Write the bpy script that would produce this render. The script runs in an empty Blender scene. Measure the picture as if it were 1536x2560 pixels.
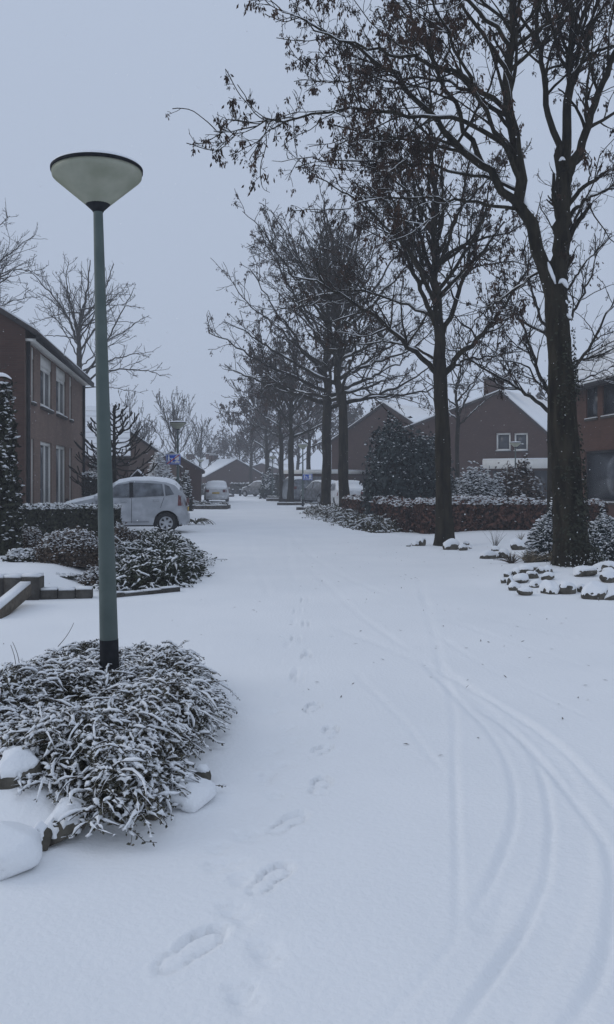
import bpy, math
import numpy as np
from mathutils import Vector

# ------------------------------------------------------------------ camera, sky, light, exposure
F, CX, HY, CH = 2200.0, 768.0, 1205.0, 1.45      # focal length in photo pixels, principal column, horizon row, eye height
scene = bpy.context.scene
col = scene.collection
cam_d = bpy.data.cameras.new('camera'); cam = bpy.data.objects.new('camera', cam_d); col.objects.link(cam)
cam.location = (0, 0, CH); cam.rotation_euler = (math.radians(90), 0, 0)
cam_d.sensor_fit = 'VERTICAL'; cam_d.sensor_height = 36; cam_d.lens = F / 2560 * 36
cam_d.shift_y = -(1280 - HY) / 2560
cam_d.clip_end = 2000; cam_d.clip_start = 0.05
scene.camera = cam

HAZE = 0.0021
SUN_EL, SUN_AZ = 26, -82            # degrees; azimuth measured from +Y towards +X
world = bpy.data.worlds.new('World'); scene.world = world; world.use_nodes = True
nt = world.node_tree; nt.nodes.clear()
wo = nt.nodes.new('ShaderNodeOutputWorld')
sky = nt.nodes.new('ShaderNodeTexSky'); sky.sky_type = 'NISHITA'; sky.sun_disc = False
sky.sun_elevation = math.radians(SUN_EL); sky.sun_rotation = math.radians(SUN_AZ)
sky.air_density = 1.0; sky.dust_density = 4.0; sky.ozone_density = 1.0
b1 = nt.nodes.new('ShaderNodeBackground'); b1.inputs['Strength'].default_value = 0.05
nt.links.new(sky.outputs[0], b1.inputs['Color'])
tc = nt.nodes.new('ShaderNodeTexCoord'); sp = nt.nodes.new('ShaderNodeSeparateXYZ')
nt.links.new(tc.outputs['Generated'], sp.inputs[0])
mr = nt.nodes.new('ShaderNodeMapRange'); mr.inputs['From Min'].default_value = 0; mr.inputs['From Max'].default_value = 1
mr.inputs['To Min'].default_value = 1.0; mr.inputs['To Max'].default_value = 1.12    # an overcast sky: brighter overhead
nt.links.new(sp.outputs['Z'], mr.inputs['Value'])
b2 = nt.nodes.new('ShaderNodeBackground'); b2.inputs['Color'].default_value = (0.412, 0.480, 0.605, 1)
nt.links.new(mr.outputs[0], b2.inputs['Strength'])
mx = nt.nodes.new('ShaderNodeMixShader'); mx.inputs[0].default_value = 0.95
nt.links.new(b1.outputs[0], mx.inputs[1]); nt.links.new(b2.outputs[0], mx.inputs[2]); nt.links.new(mx.outputs[0], wo.inputs['Surface'])

sun_d = bpy.data.lights.new('sun', 'SUN'); sun_d.energy = 0.5; sun_d.angle = math.radians(40); sun_d.color = (1, 0.96, 0.9)
sun = bpy.data.objects.new('sun', sun_d); col.objects.link(sun)
_el, _az = math.radians(SUN_EL), math.radians(SUN_AZ)
sun.rotation_euler = Vector((math.sin(_az) * math.cos(_el), math.cos(_az) * math.cos(_el), math.sin(_el))).to_track_quat('Z', 'Y').to_euler()
sun.location = (-20, 30, 40)

scene.view_settings.view_transform = 'Standard'; scene.view_settings.look = 'None'
scene.view_settings.exposure = 0.10; scene.view_settings.gamma = 1
scene.render.engine = 'CYCLES'
cy = scene.cycles
cy.max_bounces = 6; cy.diffuse_bounces = 3; cy.glossy_bounces = 2; cy.transmission_bounces = 4; cy.volume_bounces = 1
cy.transparent_max_bounces = 6; cy.use_denoising = True; cy.caustics_reflective = False; cy.caustics_refractive = False

# ------------------------------------------------------------------ helpers
def W(px, py, d):
    return np.array(((px - CX) / F * d, d, CH - (py - HY) / F * d))
def G(px, py, z=0.0):
    d = (CH - z) * F / (py - HY)
    return np.array(((px - CX) / F * d, d, z))
def _hash(i, j, k, s):
    h = (i * 374761393 + j * 668265263 + k * 2147483647 + s * 1274126177) & 0xffffffff
    h = ((h ^ (h >> 13)) * 1274126177) & 0xffffffff
    return ((h ^ (h >> 16)) & 0xffff) / 65535.0
def noise(p, s=0):
    p = np.asarray(p, float); i = np.floor(p).astype(np.int64); f = p - i; f = f * f * (3 - 2 * f)
    out = 0
    for a in (0, 1):
        for b in (0, 1):
            for c in (0, 1):
                w = (f[..., 0] if a else 1 - f[..., 0]) * (f[..., 1] if b else 1 - f[..., 1]) * (f[..., 2] if c else 1 - f[..., 2])
                out = out + w * _hash(i[..., 0] + a, i[..., 1] + b, i[..., 2] + c, s)
    return out * 2 - 1
def noise2(x, y, s=0):
    return noise(np.stack([x, y, np.zeros_like(x) + 0.37], -1), s)
def sstep(a, b, x):
    t = np.clip((x - a) / (b - a), 0, 1); return t * t * (3 - 2 * t)
def unit(v):
    return v / np.maximum(np.linalg.norm(v, axis=-1, keepdims=True), 1e-9)

class MB:
    """collects vertices and faces with numpy, then links them as one mesh object"""
    def __init__(self): self.v = []; self.f = []; self.n = 0
    def add(self, v, f):
        v = np.asarray(v, float).reshape(-1, 3); f = np.asarray(f, np.int64)
        self.v.append(v); self.f.append(f + self.n); self.n += len(v); return self
    def box(self, lo, hi):
        x0, y0, z0 = lo; x1, y1, z1 = hi
        v = [(x0,y0,z0),(x1,y0,z0),(x1,y1,z0),(x0,y1,z0),(x0,y0,z1),(x1,y0,z1),(x1,y1,z1),(x0,y1,z1)]
        return self.add(v, [(0,3,2,1),(4,5,6,7),(0,1,5,4),(1,2,6,5),(2,3,7,6),(3,0,4,7)])
    def obox(self, o, u, v, w):          # oriented box: corner o, edges u v w
        o, u, v, w = [np.asarray(a, float) for a in (o, u, v, w)]
        p = [o, o+u, o+u+v, o+v, o+w, o+u+w, o+u+v+w, o+v+w]
        return self.add(p, [(0,3,2,1),(4,5,6,7),(0,1,5,4),(1,2,6,5),(2,3,7,6),(3,0,4,7)])
    def prism(self, poly, ext):          # polygon (ordered 3D points) extruded by a vector
        p = np.asarray(poly, float); n = len(p); e = np.asarray(ext, float)
        b = self.n; self.add(np.vstack([p, p + e]), np.array([(i, (i+1) % n, (i+1) % n + n, i + n) for i in range(n)]))
        c0, c1 = p.mean(0), (p + e).mean(0)
        self.add(np.vstack([p, c0]), [((i+1) % n, i, n) for i in range(n)])
        self.add(np.vstack([p + e, c1]), [(i, (i+1) % n, n) for i in range(n)]); return self
    def lathe(self, prof, n=32, c=(0,0,0), axis='z'):
        prof = np.asarray(prof, float); k = len(prof); a = np.arange(n) * 2 * math.pi / n
        r, z = prof[:, 0][:, None], prof[:, 1][:, None]
        V = np.stack([r * np.cos(a), r * np.sin(a), z + 0 * a], -1)
        if axis == 'y': V = V[..., [0, 2, 1]] * np.array([1, 1, -1])
        V = V + np.asarray(c)
        i = np.arange(k - 1)[:, None] * n; j = np.arange(n)[None]; j2 = (j + 1) % n
        return self.add(V, np.stack([i + j, i + j2, i + n + j2, i + n + j], -1).reshape(-1, 4))
    def tubes(self, P, R, ns=5):
        P = np.asarray(P, float); R = np.asarray(R, float)
        if P.ndim == 2: P = P[None]; R = R[None]
        N, K, _ = P.shape
        if N == 0: return self
        T = unit(np.gradient(P, axis=1))
        ref = np.where(np.abs(T[:, :1, 2:3]) > 0.85, np.array([[[1., 0, 0]]]), np.array([[[0., 0, 1]]]))
        U = unit(np.cross(T, np.broadcast_to(ref, T.shape))); Vv = np.cross(T, U)
        a = np.arange(ns) * 2 * math.pi / ns
        V = P[:, :, None] + R[:, :, None, None] * (np.cos(a)[:, None] * U[:, :, None] + np.sin(a)[:, None] * Vv[:, :, None])
        b = (np.arange(N)[:, None, None] * K + np.arange(K - 1)[None, :, None]) * ns
        j = np.arange(ns)[None, None]; j2 = (j + 1) % ns
        return self.add(V, np.stack([b + j, b + j2, b + ns + j2, b + ns + j], -1).reshape(-1, 4))
    def scatter(self, tv, tf, pos, rot=None, scale=1.0):
        tv = np.asarray(tv, float); tf = np.asarray(tf, np.int64); N = len(pos)
        if N == 0: return self
        s = np.asarray(scale, float)
        if s.ndim == 0: s = np.full((N, 1, 1), float(s))
        elif s.ndim == 1: s = s[:, None, None]
        else: s = s[:, None, :]
        V = tv[None] * s
        if rot is not None: V = np.einsum('nij,nkj->nki', rot, V)
        V = V + np.asarray(pos)[:, None]
        return self.add(V, (tf[None] + (np.arange(N) * len(tv))[:, None, None]).reshape(-1, tf.shape[1]))
    def build(self, name, mat, parent=None, smooth=False, origin=None):
        me = bpy.data.meshes.new(name)
        V = np.vstack(self.v) if self.v else np.zeros((0, 3))
        if origin is not None: V = V - np.asarray(origin)
        me.vertices.add(len(V)); me.vertices.foreach_set('co', V.astype(np.float32).ravel())
        lens = np.concatenate([np.full(len(f), f.shape[1]) for f in self.f]); idx = np.concatenate([f.ravel() for f in self.f])
        me.loops.add(len(idx)); me.loops.foreach_set('vertex_index', idx.astype(np.int32))
        me.polygons.add(len(lens)); st = np.concatenate([[0], np.cumsum(lens)[:-1]])
        me.polygons.foreach_set('loop_start', st.astype(np.int32)); me.polygons.foreach_set('loop_total', lens.astype(np.int32))
        if smooth: me.polygons.foreach_set('use_smooth', np.ones(len(lens), bool))
        me.update(calc_edges=True); me.validate()
        me.materials.append(mat)
        o = bpy.data.objects.new(name, me); col.objects.link(o)
        if parent is not None: o.parent = parent
        return o

def tag(o, label=None, cat=None, group=None, kind=None):
    if label: o['label'] = label
    if cat: o['category'] = cat
    if group: o['group'] = group
    if kind: o['kind'] = kind
    return o
def thing(name, label, cat, loc=(0, 0, 0), rz=0.0, group=None):
    o = bpy.data.objects.new(name, None); col.objects.link(o); o.empty_display_size = 0.2
    o.location = [float(a) for a in loc]; o.rotation_euler = (0, 0, rz)
    return tag(o, label, cat, group)
def copy_tree(o, parent=None, loc=None, rz=None, scale=None, label=None):
    c = o.copy(); col.objects.link(c)
    if parent is not None: c.parent = parent
    if loc is not None: c.location = [float(a) for a in loc]
    if rz is not None: c.rotation_euler = (0, 0, rz)
    if scale is not None: c.scale = scale if hasattr(scale, '__len__') else (scale,) * 3
    if label: c['label'] = label
    for ch in list(o.children): copy_tree(ch, c)
    return c

# ------------------------------------------------------------------ materials
def M(name, c1, c2=None, scale=8.0, rough=0.8, bump=0.0, bscale=None, detail=4, spec=0.10, lo=0.35, hi=0.65, metallic=0.0, stretch=None):
    m = bpy.data.materials.new(name); m.use_nodes = True; t = m.node_tree; b = t.nodes['Principled BSDF']
    b.inputs['Roughness'].default_value = rough; b.inputs['Specular IOR Level'].default_value = spec; b.inputs['Metallic'].default_value = metallic
    b.inputs['Base Color'].default_value = (*c1, 1)
    if c2 or bump:
        co = t.nodes.new('ShaderNodeTexCoord'); src = co.outputs['Object']
        if stretch:
            mp = t.nodes.new('ShaderNodeMapping'); mp.inputs['Scale'].default_value = stretch
            t.links.new(src, mp.inputs['Vector']); src = mp.outputs[0]
    if c2:
        n = t.nodes.new('ShaderNodeTexNoise'); n.inputs['Scale'].default_value = scale; n.inputs['Detail'].default_value = detail
        t.links.new(src, n.inputs['Vector'])
        r = t.nodes.new('ShaderNodeValToRGB'); r.color_ramp.elements[0].position = lo; r.color_ramp.elements[1].position = hi
        r.color_ramp.elements[0].color = (*c1, 1); r.color_ramp.elements[1].color = (*c2, 1)
        t.links.new(n.outputs['Fac'], r.inputs['Fac']); t.links.new(r.outputs['Color'], b.inputs['Base Color'])
    if bump:
        n2 = t.nodes.new('ShaderNodeTexNoise'); n2.inputs['Scale'].default_value = bscale or scale * 3; n2.inputs['Detail'].default_value = 5
        t.links.new(src, n2.inputs['Vector'])
        bp = t.nodes.new('ShaderNodeBump'); bp.inputs['Strength'].default_value = bump; bp.inputs['Distance'].default_value = 0.03
        t.links.new(n2.outputs['Fac'], bp.inputs['Height']); t.links.new(bp.outputs['Normal'], b.inputs['Normal'])
    return m
def brick_mat(name, c1, c2, mortar, stain):
    m = bpy.data.materials.new(name); m.use_nodes = True; t = m.node_tree; b = t.nodes['Principled BSDF']
    b.inputs['Roughness'].default_value = 0.9; b.inputs['Specular IOR Level'].default_value = 0.15
    co = t.nodes.new('ShaderNodeTexCoord'); s = t.nodes.new('ShaderNodeSeparateXYZ'); t.links.new(co.outputs['Object'], s.inputs[0])
    a = t.nodes.new('ShaderNodeMath'); a.operation = 'ADD'; t.links.new(s.outputs['X'], a.inputs[0]); t.links.new(s.outputs['Y'], a.inputs[1])
    cb = t.nodes.new('ShaderNodeCombineXYZ'); t.links.new(a.outputs[0], cb.inputs['X']); t.links.new(s.outputs['Z'], cb.inputs['Y'])
    br = t.nodes.new('ShaderNodeTexBrick'); t.links.new(cb.outputs[0], br.inputs['Vector'])
    br.inputs['Color1'].default_value = (*c1, 1); br.inputs['Color2'].default_value = (*c2, 1); br.inputs['Mortar'].default_value = (*mortar, 1)
    br.inputs['Scale'].default_value = 1.0; br.inputs['Brick Width'].default_value = 0.21; br.inputs['Row Height'].default_value = 0.063
    br.inputs['Mortar Size'].default_value = 0.006; br.inputs['Mortar Smooth'].default_value = 0.3; br.inputs['Bias'].default_value = 0.1
    n = t.nodes.new('ShaderNodeTexNoise'); n.inputs['Scale'].default_value = 1.3; n.inputs['Detail'].default_value = 6; n.inputs['Roughness'].default_value = 0.65
    t.links.new(co.outputs['Object'], n.inputs['Vector'])
    r = t.nodes.new('ShaderNodeValToRGB'); r.color_ramp.elements[0].position = 0.38; r.color_ramp.elements[1].position = 0.68
    t.links.new(n.outputs['Fac'], r.inputs['Fac'])
    mxr = t.nodes.new('ShaderNodeMix'); mxr.data_type = 'RGBA'; mxr.blend_type = 'MIX'
    f = t.nodes.new('ShaderNodeMath'); f.operation = 'MULTIPLY'; f.inputs[1].default_value = 0.45; t.links.new(r.outputs['Color'], f.inputs[0])
    t.links.new(f.outputs[0], mxr.inputs[0]); t.links.new(br.outputs['Color'], mxr.inputs[6]); mxr.inputs[7].default_value = (*stain, 1)
    t.links.new(mxr.outputs[2], b.inputs['Base Color'])
    bp = t.nodes.new('ShaderNodeBump'); bp.inputs['Strength'].default_value = 0.4; bp.inputs['Distance'].default_value = 0.008; bp.invert = True
    t.links.new(br.outputs['Fac'], bp.inputs['Height']); t.links.new(bp.outputs['Normal'], b.inputs['Normal'])
    return m

SNOW = M('snow', (0.84, 0.86, 0.885), (0.88, 0.89, 0.90), 3.0, 0.65, 0.25, 60, spec=0.2)
SNOWG = M('snow_ground', (0.88, 0.89, 0.90), (0.92, 0.925, 0.93), 0.7, 0.7, 0.22, 38, spec=0.15)
BARK = M('bark', (0.008, 0.007, 0.005), (0.040, 0.034, 0.023), 9, 0.95, 1.0, 22, lo=0.3, hi=0.7, stretch=(1, 1, 0.22))
TWIG = M('twig', (0.018, 0.015, 0.012), (0.038, 0.031, 0.025), 5, 0.9)
SEED = M('seed', (0.020, 0.013, 0.010), (0.075, 0.045, 0.032), 2.5, 0.9)
LEAFD = M('leaf_dark_green', (0.020, 0.026, 0.017), (0.058, 0.066, 0.040), 6, 0.6)
LEAFO = M('leaf_olive', (0.028, 0.028, 0.019), (0.150, 0.138, 0.098), 24, 0.6)
LEAFB = M('leaf_brown', (0.036, 0.026, 0.021), (0.135, 0.102, 0.078), 14, 0.8)
LEAFR = M('leaf_russet', (0.028, 0.016, 0.013), (0.21, 0.105, 0.075), 9, 0.8, lo=0.42, hi=0.66)
LEAFX = M('leaf_hedge', (0.010, 0.012, 0.009), (0.055, 0.058, 0.038), 13, 0.6)
LEAFI = M('leaf_blue_green', (0.014, 0.020, 0.021), (0.065, 0.085, 0.082), 10, 0.5)
DARKIN = M('dark_core_fill', (0.012, 0.012, 0.009), (0.028, 0.024, 0.018), 9, 1.0)  # near-black fill standing in for the shade deep between leaves
RUSTIN = M('dark_russet_core', (0.030, 0.016, 0.012), (0.06, 0.03, 0.022), 9, 1.0)
STEM = M('stem', (0.040, 0.028, 0.020), (0.075, 0.055, 0.040), 12, 0.9)
DRY = M('dry_stalk', (0.16, 0.13, 0.09), (0.24, 0.20, 0.14), 12, 0.9)
STONE = M('stone', (0.050, 0.045, 0.038), (0.140, 0.128, 0.105), 7, 0.9, 0.7, 25, detail=8)
CONC = M('concrete_dark', (0.055, 0.05, 0.045), (0.105, 0.098, 0.088), 6, 0.95, 0.5, 30)
TIMBER = M('timber', (0.10, 0.085, 0.068), (0.17, 0.145, 0.115), 4, 0.9, 0.5, 20, stretch=(1, 6, 6))
POLE = M('pole_paint', (0.066, 0.092, 0.086), (0.092, 0.120, 0.112), 5, 0.55, 0.1, 60, spec=0.4)
POLEB = M('pole_base_coat', (0.012, 0.013, 0.016), (0.024, 0.026, 0.03), 15, 0.7)
BLACK = M('black_rubber', (0.015, 0.015, 0.016), (0.03, 0.03, 0.032), 20, 0.7)
BRICKL = brick_mat('brick_brown', (0.185, 0.128, 0.104), (0.228, 0.160, 0.130), (0.17, 0.14, 0.12), (0.135, 0.095, 0.078))
BRICKR = brick_mat('brick_red', (0.088, 0.042, 0.028), (0.115, 0.054, 0.036), (0.080, 0.060, 0.050), (0.058, 0.032, 0.023))
BRICKD = brick_mat('brick_dusky', (0.066, 0.036, 0.028), (0.088, 0.048, 0.037), (0.070, 0.054, 0.046), (0.050, 0.030, 0.025))
WHITE = M('white_paint', (0.70, 0.69, 0.65), (0.78, 0.77, 0.73), 3, 0.5)
DARKP = M('dark_paint', (0.020, 0.020, 0.022), (0.035, 0.034, 0.034), 5, 0.5)
TILE = M('roof_tile', (0.040, 0.036, 0.036), (0.075, 0.066, 0.062), 5, 0.85)
GLASS = M('window_glass', (0.016, 0.020, 0.026), (0.05, 0.058, 0.07), 0.9, 0.22, spec=0.5)
CURTAIN = M('curtain', (0.30, 0.30, 0.31), (0.45, 0.45, 0.46), 2, 0.9, stretch=(8, 8, 0.4))
BLUE = M('sign_blue', (0.016, 0.090, 0.46), (0.022, 0.105, 0.52), 6, 0.4)
SIGNW = M('sign_white', (0.72, 0.72, 0.72), None, 1, 0.4)
RED = M('sign_red', (0.42, 0.03, 0.03), None, 1, 0.4)
TAIL = M('tail_light_red', (0.10, 0.018, 0.018), (0.15, 0.03, 0.03), 9, 0.3, spec=0.5)
HEADL = M('headlight_glass', (0.30, 0.32, 0.34), (0.45, 0.47, 0.5), 14, 0.2, spec=0.6)
PLATE = M('number_plate_yellow', (0.55, 0.36, 0.05), None, 1, 0.5)
RIM = M('wheel_silver', (0.42, 0.43, 0.45), (0.5, 0.51, 0.53), 9, 0.4, metallic=0.3)
def paint(name, c, dust):
    return M(name, c, dust, 4, 0.4, spec=0.5, detail=8, lo=0.40, hi=0.72)
SILVER = paint('silver_paint', (0.33, 0.345, 0.37), (0.47, 0.485, 0.51))
WPAINT = paint('white_car_paint', (0.52, 0.53, 0.54), (0.72, 0.73, 0.75))
GPAINT = paint('grey_car_paint', (0.10, 0.11, 0.125), (0.30, 0.32, 0.34))
BPAINT = paint('dark_car_paint', (0.035, 0.038, 0.045), (0.16, 0.17, 0.185))
CARGL = M('car_glass_frosted', (0.04, 0.046, 0.055), (0.19, 0.21, 0.235), 3.5, 0.3, detail=6, lo=0.38, hi=0.75, spec=0.5)
def bowl_mat():
    m = bpy.data.materials.new('lamp_bowl_acrylic'); m.use_nodes = True; t = m.node_tree; t.nodes.clear()
    o = t.nodes.new('ShaderNodeOutputMaterial'); d = t.nodes.new('ShaderNodeBsdfDiffuse'); tr = t.nodes.new('ShaderNodeBsdfTranslucent'); g = t.nodes.new('ShaderNodeBsdfGlossy')
    co = t.nodes.new('ShaderNodeTexCoord'); n = t.nodes.new('ShaderNodeTexNoise'); n.inputs['Scale'].default_value = 7; n.inputs['Detail'].default_value = 6
    t.links.new(co.outputs['Object'], n.inputs['Vector'])
    r = t.nodes.new('ShaderNodeValToRGB'); r.color_ramp.elements[0].position = 0.3; r.color_ramp.elements[1].position = 0.72
    r.color_ramp.elements[0].color = (0.36, 0.38, 0.29, 1); r.color_ramp.elements[1].color = (0.52, 0.53, 0.43, 1)
    t.links.new(n.outputs['Fac'], r.inputs['Fac']); t.links.new(r.outputs['Color'], d.inputs['Color']); t.links.new(r.outputs['Color'], tr.inputs['Color'])
    g.inputs['Roughness'].default_value = 0.25
    m1 = t.nodes.new('ShaderNodeMixShader'); m1.inputs[0].default_value = 0.35; t.links.new(d.outputs[0], m1.inputs[1]); t.links.new(tr.outputs[0], m1.inputs[2])
    m2 = t.nodes.new('ShaderNodeMixShader'); m2.inputs[0].default_value = 0.04; t.links.new(m1.outputs[0], m2.inputs[1]); t.links.new(g.outputs[0], m2.inputs[2])
    t.links.new(m2.outputs[0], o.inputs['Surface']); return m
BOWL = bowl_mat()

# ------------------------------------------------------------------ ground: one snow sheet with tyre tracks and prints pressed into it
def poly_px(pts):    # crop coordinates measured on the road part of the photograph
    return np.array([G(380 + x / 1.2837, 1650 + y / 1.2837)[:2] for x, y in pts])
TRACKS = [
 ([(560,-115),(700,-60),(850,5),(950,50),(1100,140),(1200,200),(1300,270),(1400,370),(1484,465),(1560,570)], 0.026, 0.017),
 ([(940,60),(960,120),(972,200),(972,310),(975,420),(980,600),(982,800),(978,880),(940,940),(860,1040),(730,1165),(560,1330)], 0.014, 0.010),
 ([(870,20),(940,80),(1000,150),(1060,210),(1120,290),(1155,380),(1163,480),(1150,560),(1110,660),(1060,760),(1010,830)], 0.020, 0.013),
 ([(1040,160),(1140,215),(1190,270),(1240,340),(1270,450),(1280,540),(1268,680),(1235,770),(1180,880),(1100,1000),(1040,1090),(990,1165),(880,1300)], 0.016, 0.011),
 ([(1090,190),(1180,250),(1250,320),(1330,420),(1400,510),(1450,590),(1475,680),(1475,800),(1460,920),(1420,1040),(1340,1168),(1260,1290)], 0.022, 0.017),
 ([(640,30),(690,80),(800,190),(880,290),(960,390)], 0.014, 0.006),
 ([(1170,400),(1260,480)], 0.012, 0.005), ([(1260,770),(1330,860),(1400,950)], 0.012, 0.006), ([(1030,470),(1060,540),(1120,590)], 0.012, 0.005),
 ([(860,-260),(900,-100),(930,20),(950,90)], 0.02, 0.008), ([(500,-300),(640,-170),(780,-60),(900,20)], 0.03, 0.008),
 ([(900,-90),(1080,30),(1240,110),(1484,230)], 0.02, 0.005), ([(700,-190),(900,-140),(1200,-40),(1484,60)], 0.03, 0.008),
 ([(430,-420),(520,-330),(700,-230),(1000,-150),(1484,-40)], 0.04, 0.010), ([(420,-440),(440,-330),(460,-250)], 0.05, 0.008), ([(300,-440),(330,-330),(380,-200)], 0.05, 0.008),
 ([(840,840),(900,900),(1010,880)], 0.02, 0.004), ([(1000,1000),(1060,900),(1120,780),(1180,640)], 0.03, 0.005),
]
PRINTS = [(480,2371,0.32,-33),(676,2197,0.29,-25),(722,2060,0.28,-30),(802,1967,0.27,-10),(797,1880,0.26,-25),(828,1830,0.26,0),(782,1768,0.27,-12),
          (745,1690,0.27,5),(768,1640,0.27,0),(742,1600,0.27,5),(765,1560,0.27,0),(745,1527,0.27,2),(762,1500,0.27,0)]
PAWS = [(655,2378),(672,2402),(600,2482),(612,2512),(575,2282),(608,2303),(545,2125),(585,2165),(607,2095),(640,2097),(690,1995),(668,1945),(661,1960),(690,1920),(720,1918),
        (665,1945),(683,1881),(718,1822),(731,1855),(700,1735),(690,1780),(603,2205),(735,1700),(700,1660),(720,1610),(540,2170),(720,1580),(735,1550)]
def ground_h(x, y):
    h = 0.012 * noise2(x * 0.5, y * 0.5, 1) + 0.007 * noise2(x * 1.7, y * 1.7, 2) + 0.0022 * noise2(x * 6, y * 6, 3) + 0.0010 * noise2(x * 17, y * 17, 8)
    h = h + 0.05 * np.exp(-(((x + 1.55) / 0.85) ** 2 + ((y - 5.2) / 1.5) ** 2) ** 2) + 0.13 * np.exp(-((x + 1.30) / 0.40) ** 2 - ((y - 3.85) / 0.28) ** 2)          # planted bed under the lamp
    h = h + 0.15 * np.exp(-(((x - 4.5) / 1.9) ** 2 + ((y - 13.4) / 1.9) ** 2) ** 2)              # rockery mound
    h = h + 0.22 * sstep(-3.0, -3.9, x) * sstep(10.95, 11.3, y) * sstep(19, 16, y)               # raised front garden
    h = h + 0.10 * sstep(3.2, 5.0, x) * sstep(14, 20, y) * sstep(40, 28, y)
    return h
def build_ground():
    xs = list(np.arange(-1.2, 2.6, 0.0145)); s = 0.016
    a = xs[-1]; r = []
    while a < 205: s = min(s * 1.075, 12); a += s; r.append(a)
    s = 0.02; a = xs[0]; l = []
    while a > -205: s = min(s * 1.075, 12); a -= s; l.append(a)
    xs = np.array(l[::-1] + xs + r)
    ys = list(np.arange(-20, 2.0, 2.0)); a = 2.0
    while a < 405: ys.append(a); a += max(0.018, a * (0.0056 if a < 6 else 0.018))
    ys = np.array(ys)
    X, Y = np.meshgrid(xs, ys); H = ground_h(X, Y)
    for pts, w, dep in TRACKS:
        p = poly_px(pts)
        q = [p[0]]                                   # smooth the hand-traced line
        for i in range(len(p) - 1):
            p0, p1, p2, p3 = p[max(i-1, 0)], p[i], p[i+1], p[min(i+2, len(p)-1)]
            for t in np.linspace(0, 1, 7)[1:]:
                q.append(0.5 * (2*p1 + (p2-p0)*t + (2*p0-5*p1+4*p2-p3)*t*t + (3*p1-p0-3*p2+p3)*t**3))
        q = np.array(q); lo = q.min(0) - 0.25; hi = q.max(0) + 0.25
        m = (X > lo[0]) & (X < hi[0]) & (Y > lo[1]) & (Y < hi[1]); x, y = X[m], Y[m]
        D = np.full(len(x), 9.0); TT = np.zeros(len(x))
        L = np.concatenate([[0], np.cumsum(np.linalg.norm(np.diff(q, axis=0), axis=1))])
        for i in range(len(q) - 1):
            a, b = q[i], q[i+1]; ab = b - a; t = np.clip(((x-a[0])*ab[0] + (y-a[1])*ab[1]) / max(ab @ ab, 1e-9), 0, 1)
            d = np.hypot(x - a[0] - t*ab[0], y - a[1] - t*ab[1]); k = d < D; D[k] = d[k]; TT[k] = (L[i] + t * (L[i+1]-L[i]))[k]
        fade = sstep(0, 0.5, TT) * sstep(0, 0.5, L[-1] - TT) * (0.65 + 0.6 * noise2(TT * 1.3, TT * 0 + dep * 900, 5))
        ww = np.maximum(max(w*0.8, 0.015), 0.0040 * y)
        H[m] += 1.0 * fade * dep * (-np.exp(-(D/ww)**2) + 0.28*np.exp(-((D-2.1*ww)/(0.8*ww))**2)) + fade * 0.0015 * noise2(x*30, y*30, 6) * (D < 3*ww)
    for j_ in (2, 3, 4):         # the tyre-wide, barely pressed bands between the edge lines
        p = poly_px(TRACKS[j_][0]); q = np.stack([np.interp(np.linspace(0, len(p)-1, 60), np.arange(len(p)), p[:, i]) for i in (0, 1)], -1); q[:, 0] += 0.085
        lo, hi = q.min(0) - .3, q.max(0) + .3; m = (X > lo[0]) & (X < hi[0]) & (Y > lo[1]) & (Y < hi[1]); D = np.full(int(m.sum()), 9.0)
        for a in q: D = np.minimum(D, np.hypot(X[m]-a[0], Y[m]-a[1]))
        H[m] -= 0.007 * sstep(.105, .07, D) * (1 + .25*noise2(X[m]*25, Y[m]*25, 9))
    for px, py, ln, ang in PRINTS:
        ln *= 0.93; c = G(px, py)[:2]; a = math.radians(-ang); m = (np.abs(X-c[0]) < 0.4) & (np.abs(Y-c[1]) < 0.4); x, y = X[m]-c[0], Y[m]-c[1]
        u = x*math.sin(a) + y*math.cos(a); v = x*math.cos(a) - y*math.sin(a)
        f1 = np.hypot((u-0.17*ln)/(0.36*ln), v/(0.19*ln)) - 1; f2 = np.hypot((u+0.28*ln)/(0.24*ln), v/(0.145*ln)) - 1
        f3 = np.maximum(np.abs(u)/(0.35*ln), np.abs(v)/(0.12*ln)) - 1
        sd = np.minimum(np.minimum(f1, f2), f3) + 0.12*noise2(x*14 + px, y*14, 4)
        H[m] += -0.023*sstep(0.08, -0.10, sd)*(0.75 + 0.5*sstep(-0.2, 0.3, u/ln)) + 0.003*np.exp(-((sd-0.28)/0.15)**2) + 0.019*sstep(-0.08, -0.34, sd)
    for i, (px, py) in enumerate(PAWS):
        c = G(px, py)[:2]
        for j, (du, dv, rr) in enumerate(((0, 0, 0.03), (0.045, -0.03, 0.014), (0.055, 0.005, 0.014), (0.042, 0.035, 0.014))):
            m = (np.abs(X-c[0]-dv) < 0.1) & (np.abs(Y-c[1]-du) < 0.1)
            H[m] -= 0.015*np.exp(-(np.hypot(X[m]-c[0]-dv, Y[m]-c[1]-du)/rr)**2)
    ny, nx = X.shape; i = (np.arange(ny-1)[:, None]*nx + np.arange(nx-1)[None])
    mb = MB(); mb.add(np.stack([X, Y, H], -1), np.stack([i, i+1, i+nx+1, i+nx], -1).reshape(-1, 4))
    tag(mb.build('snow_ground', SNOWG, smooth=True), 'snow-covered street and front gardens', None, kind='structure')
build_ground()
def gz(x, y): return float(ground_h(np.array([x]), np.array([y]))[0])

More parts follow.
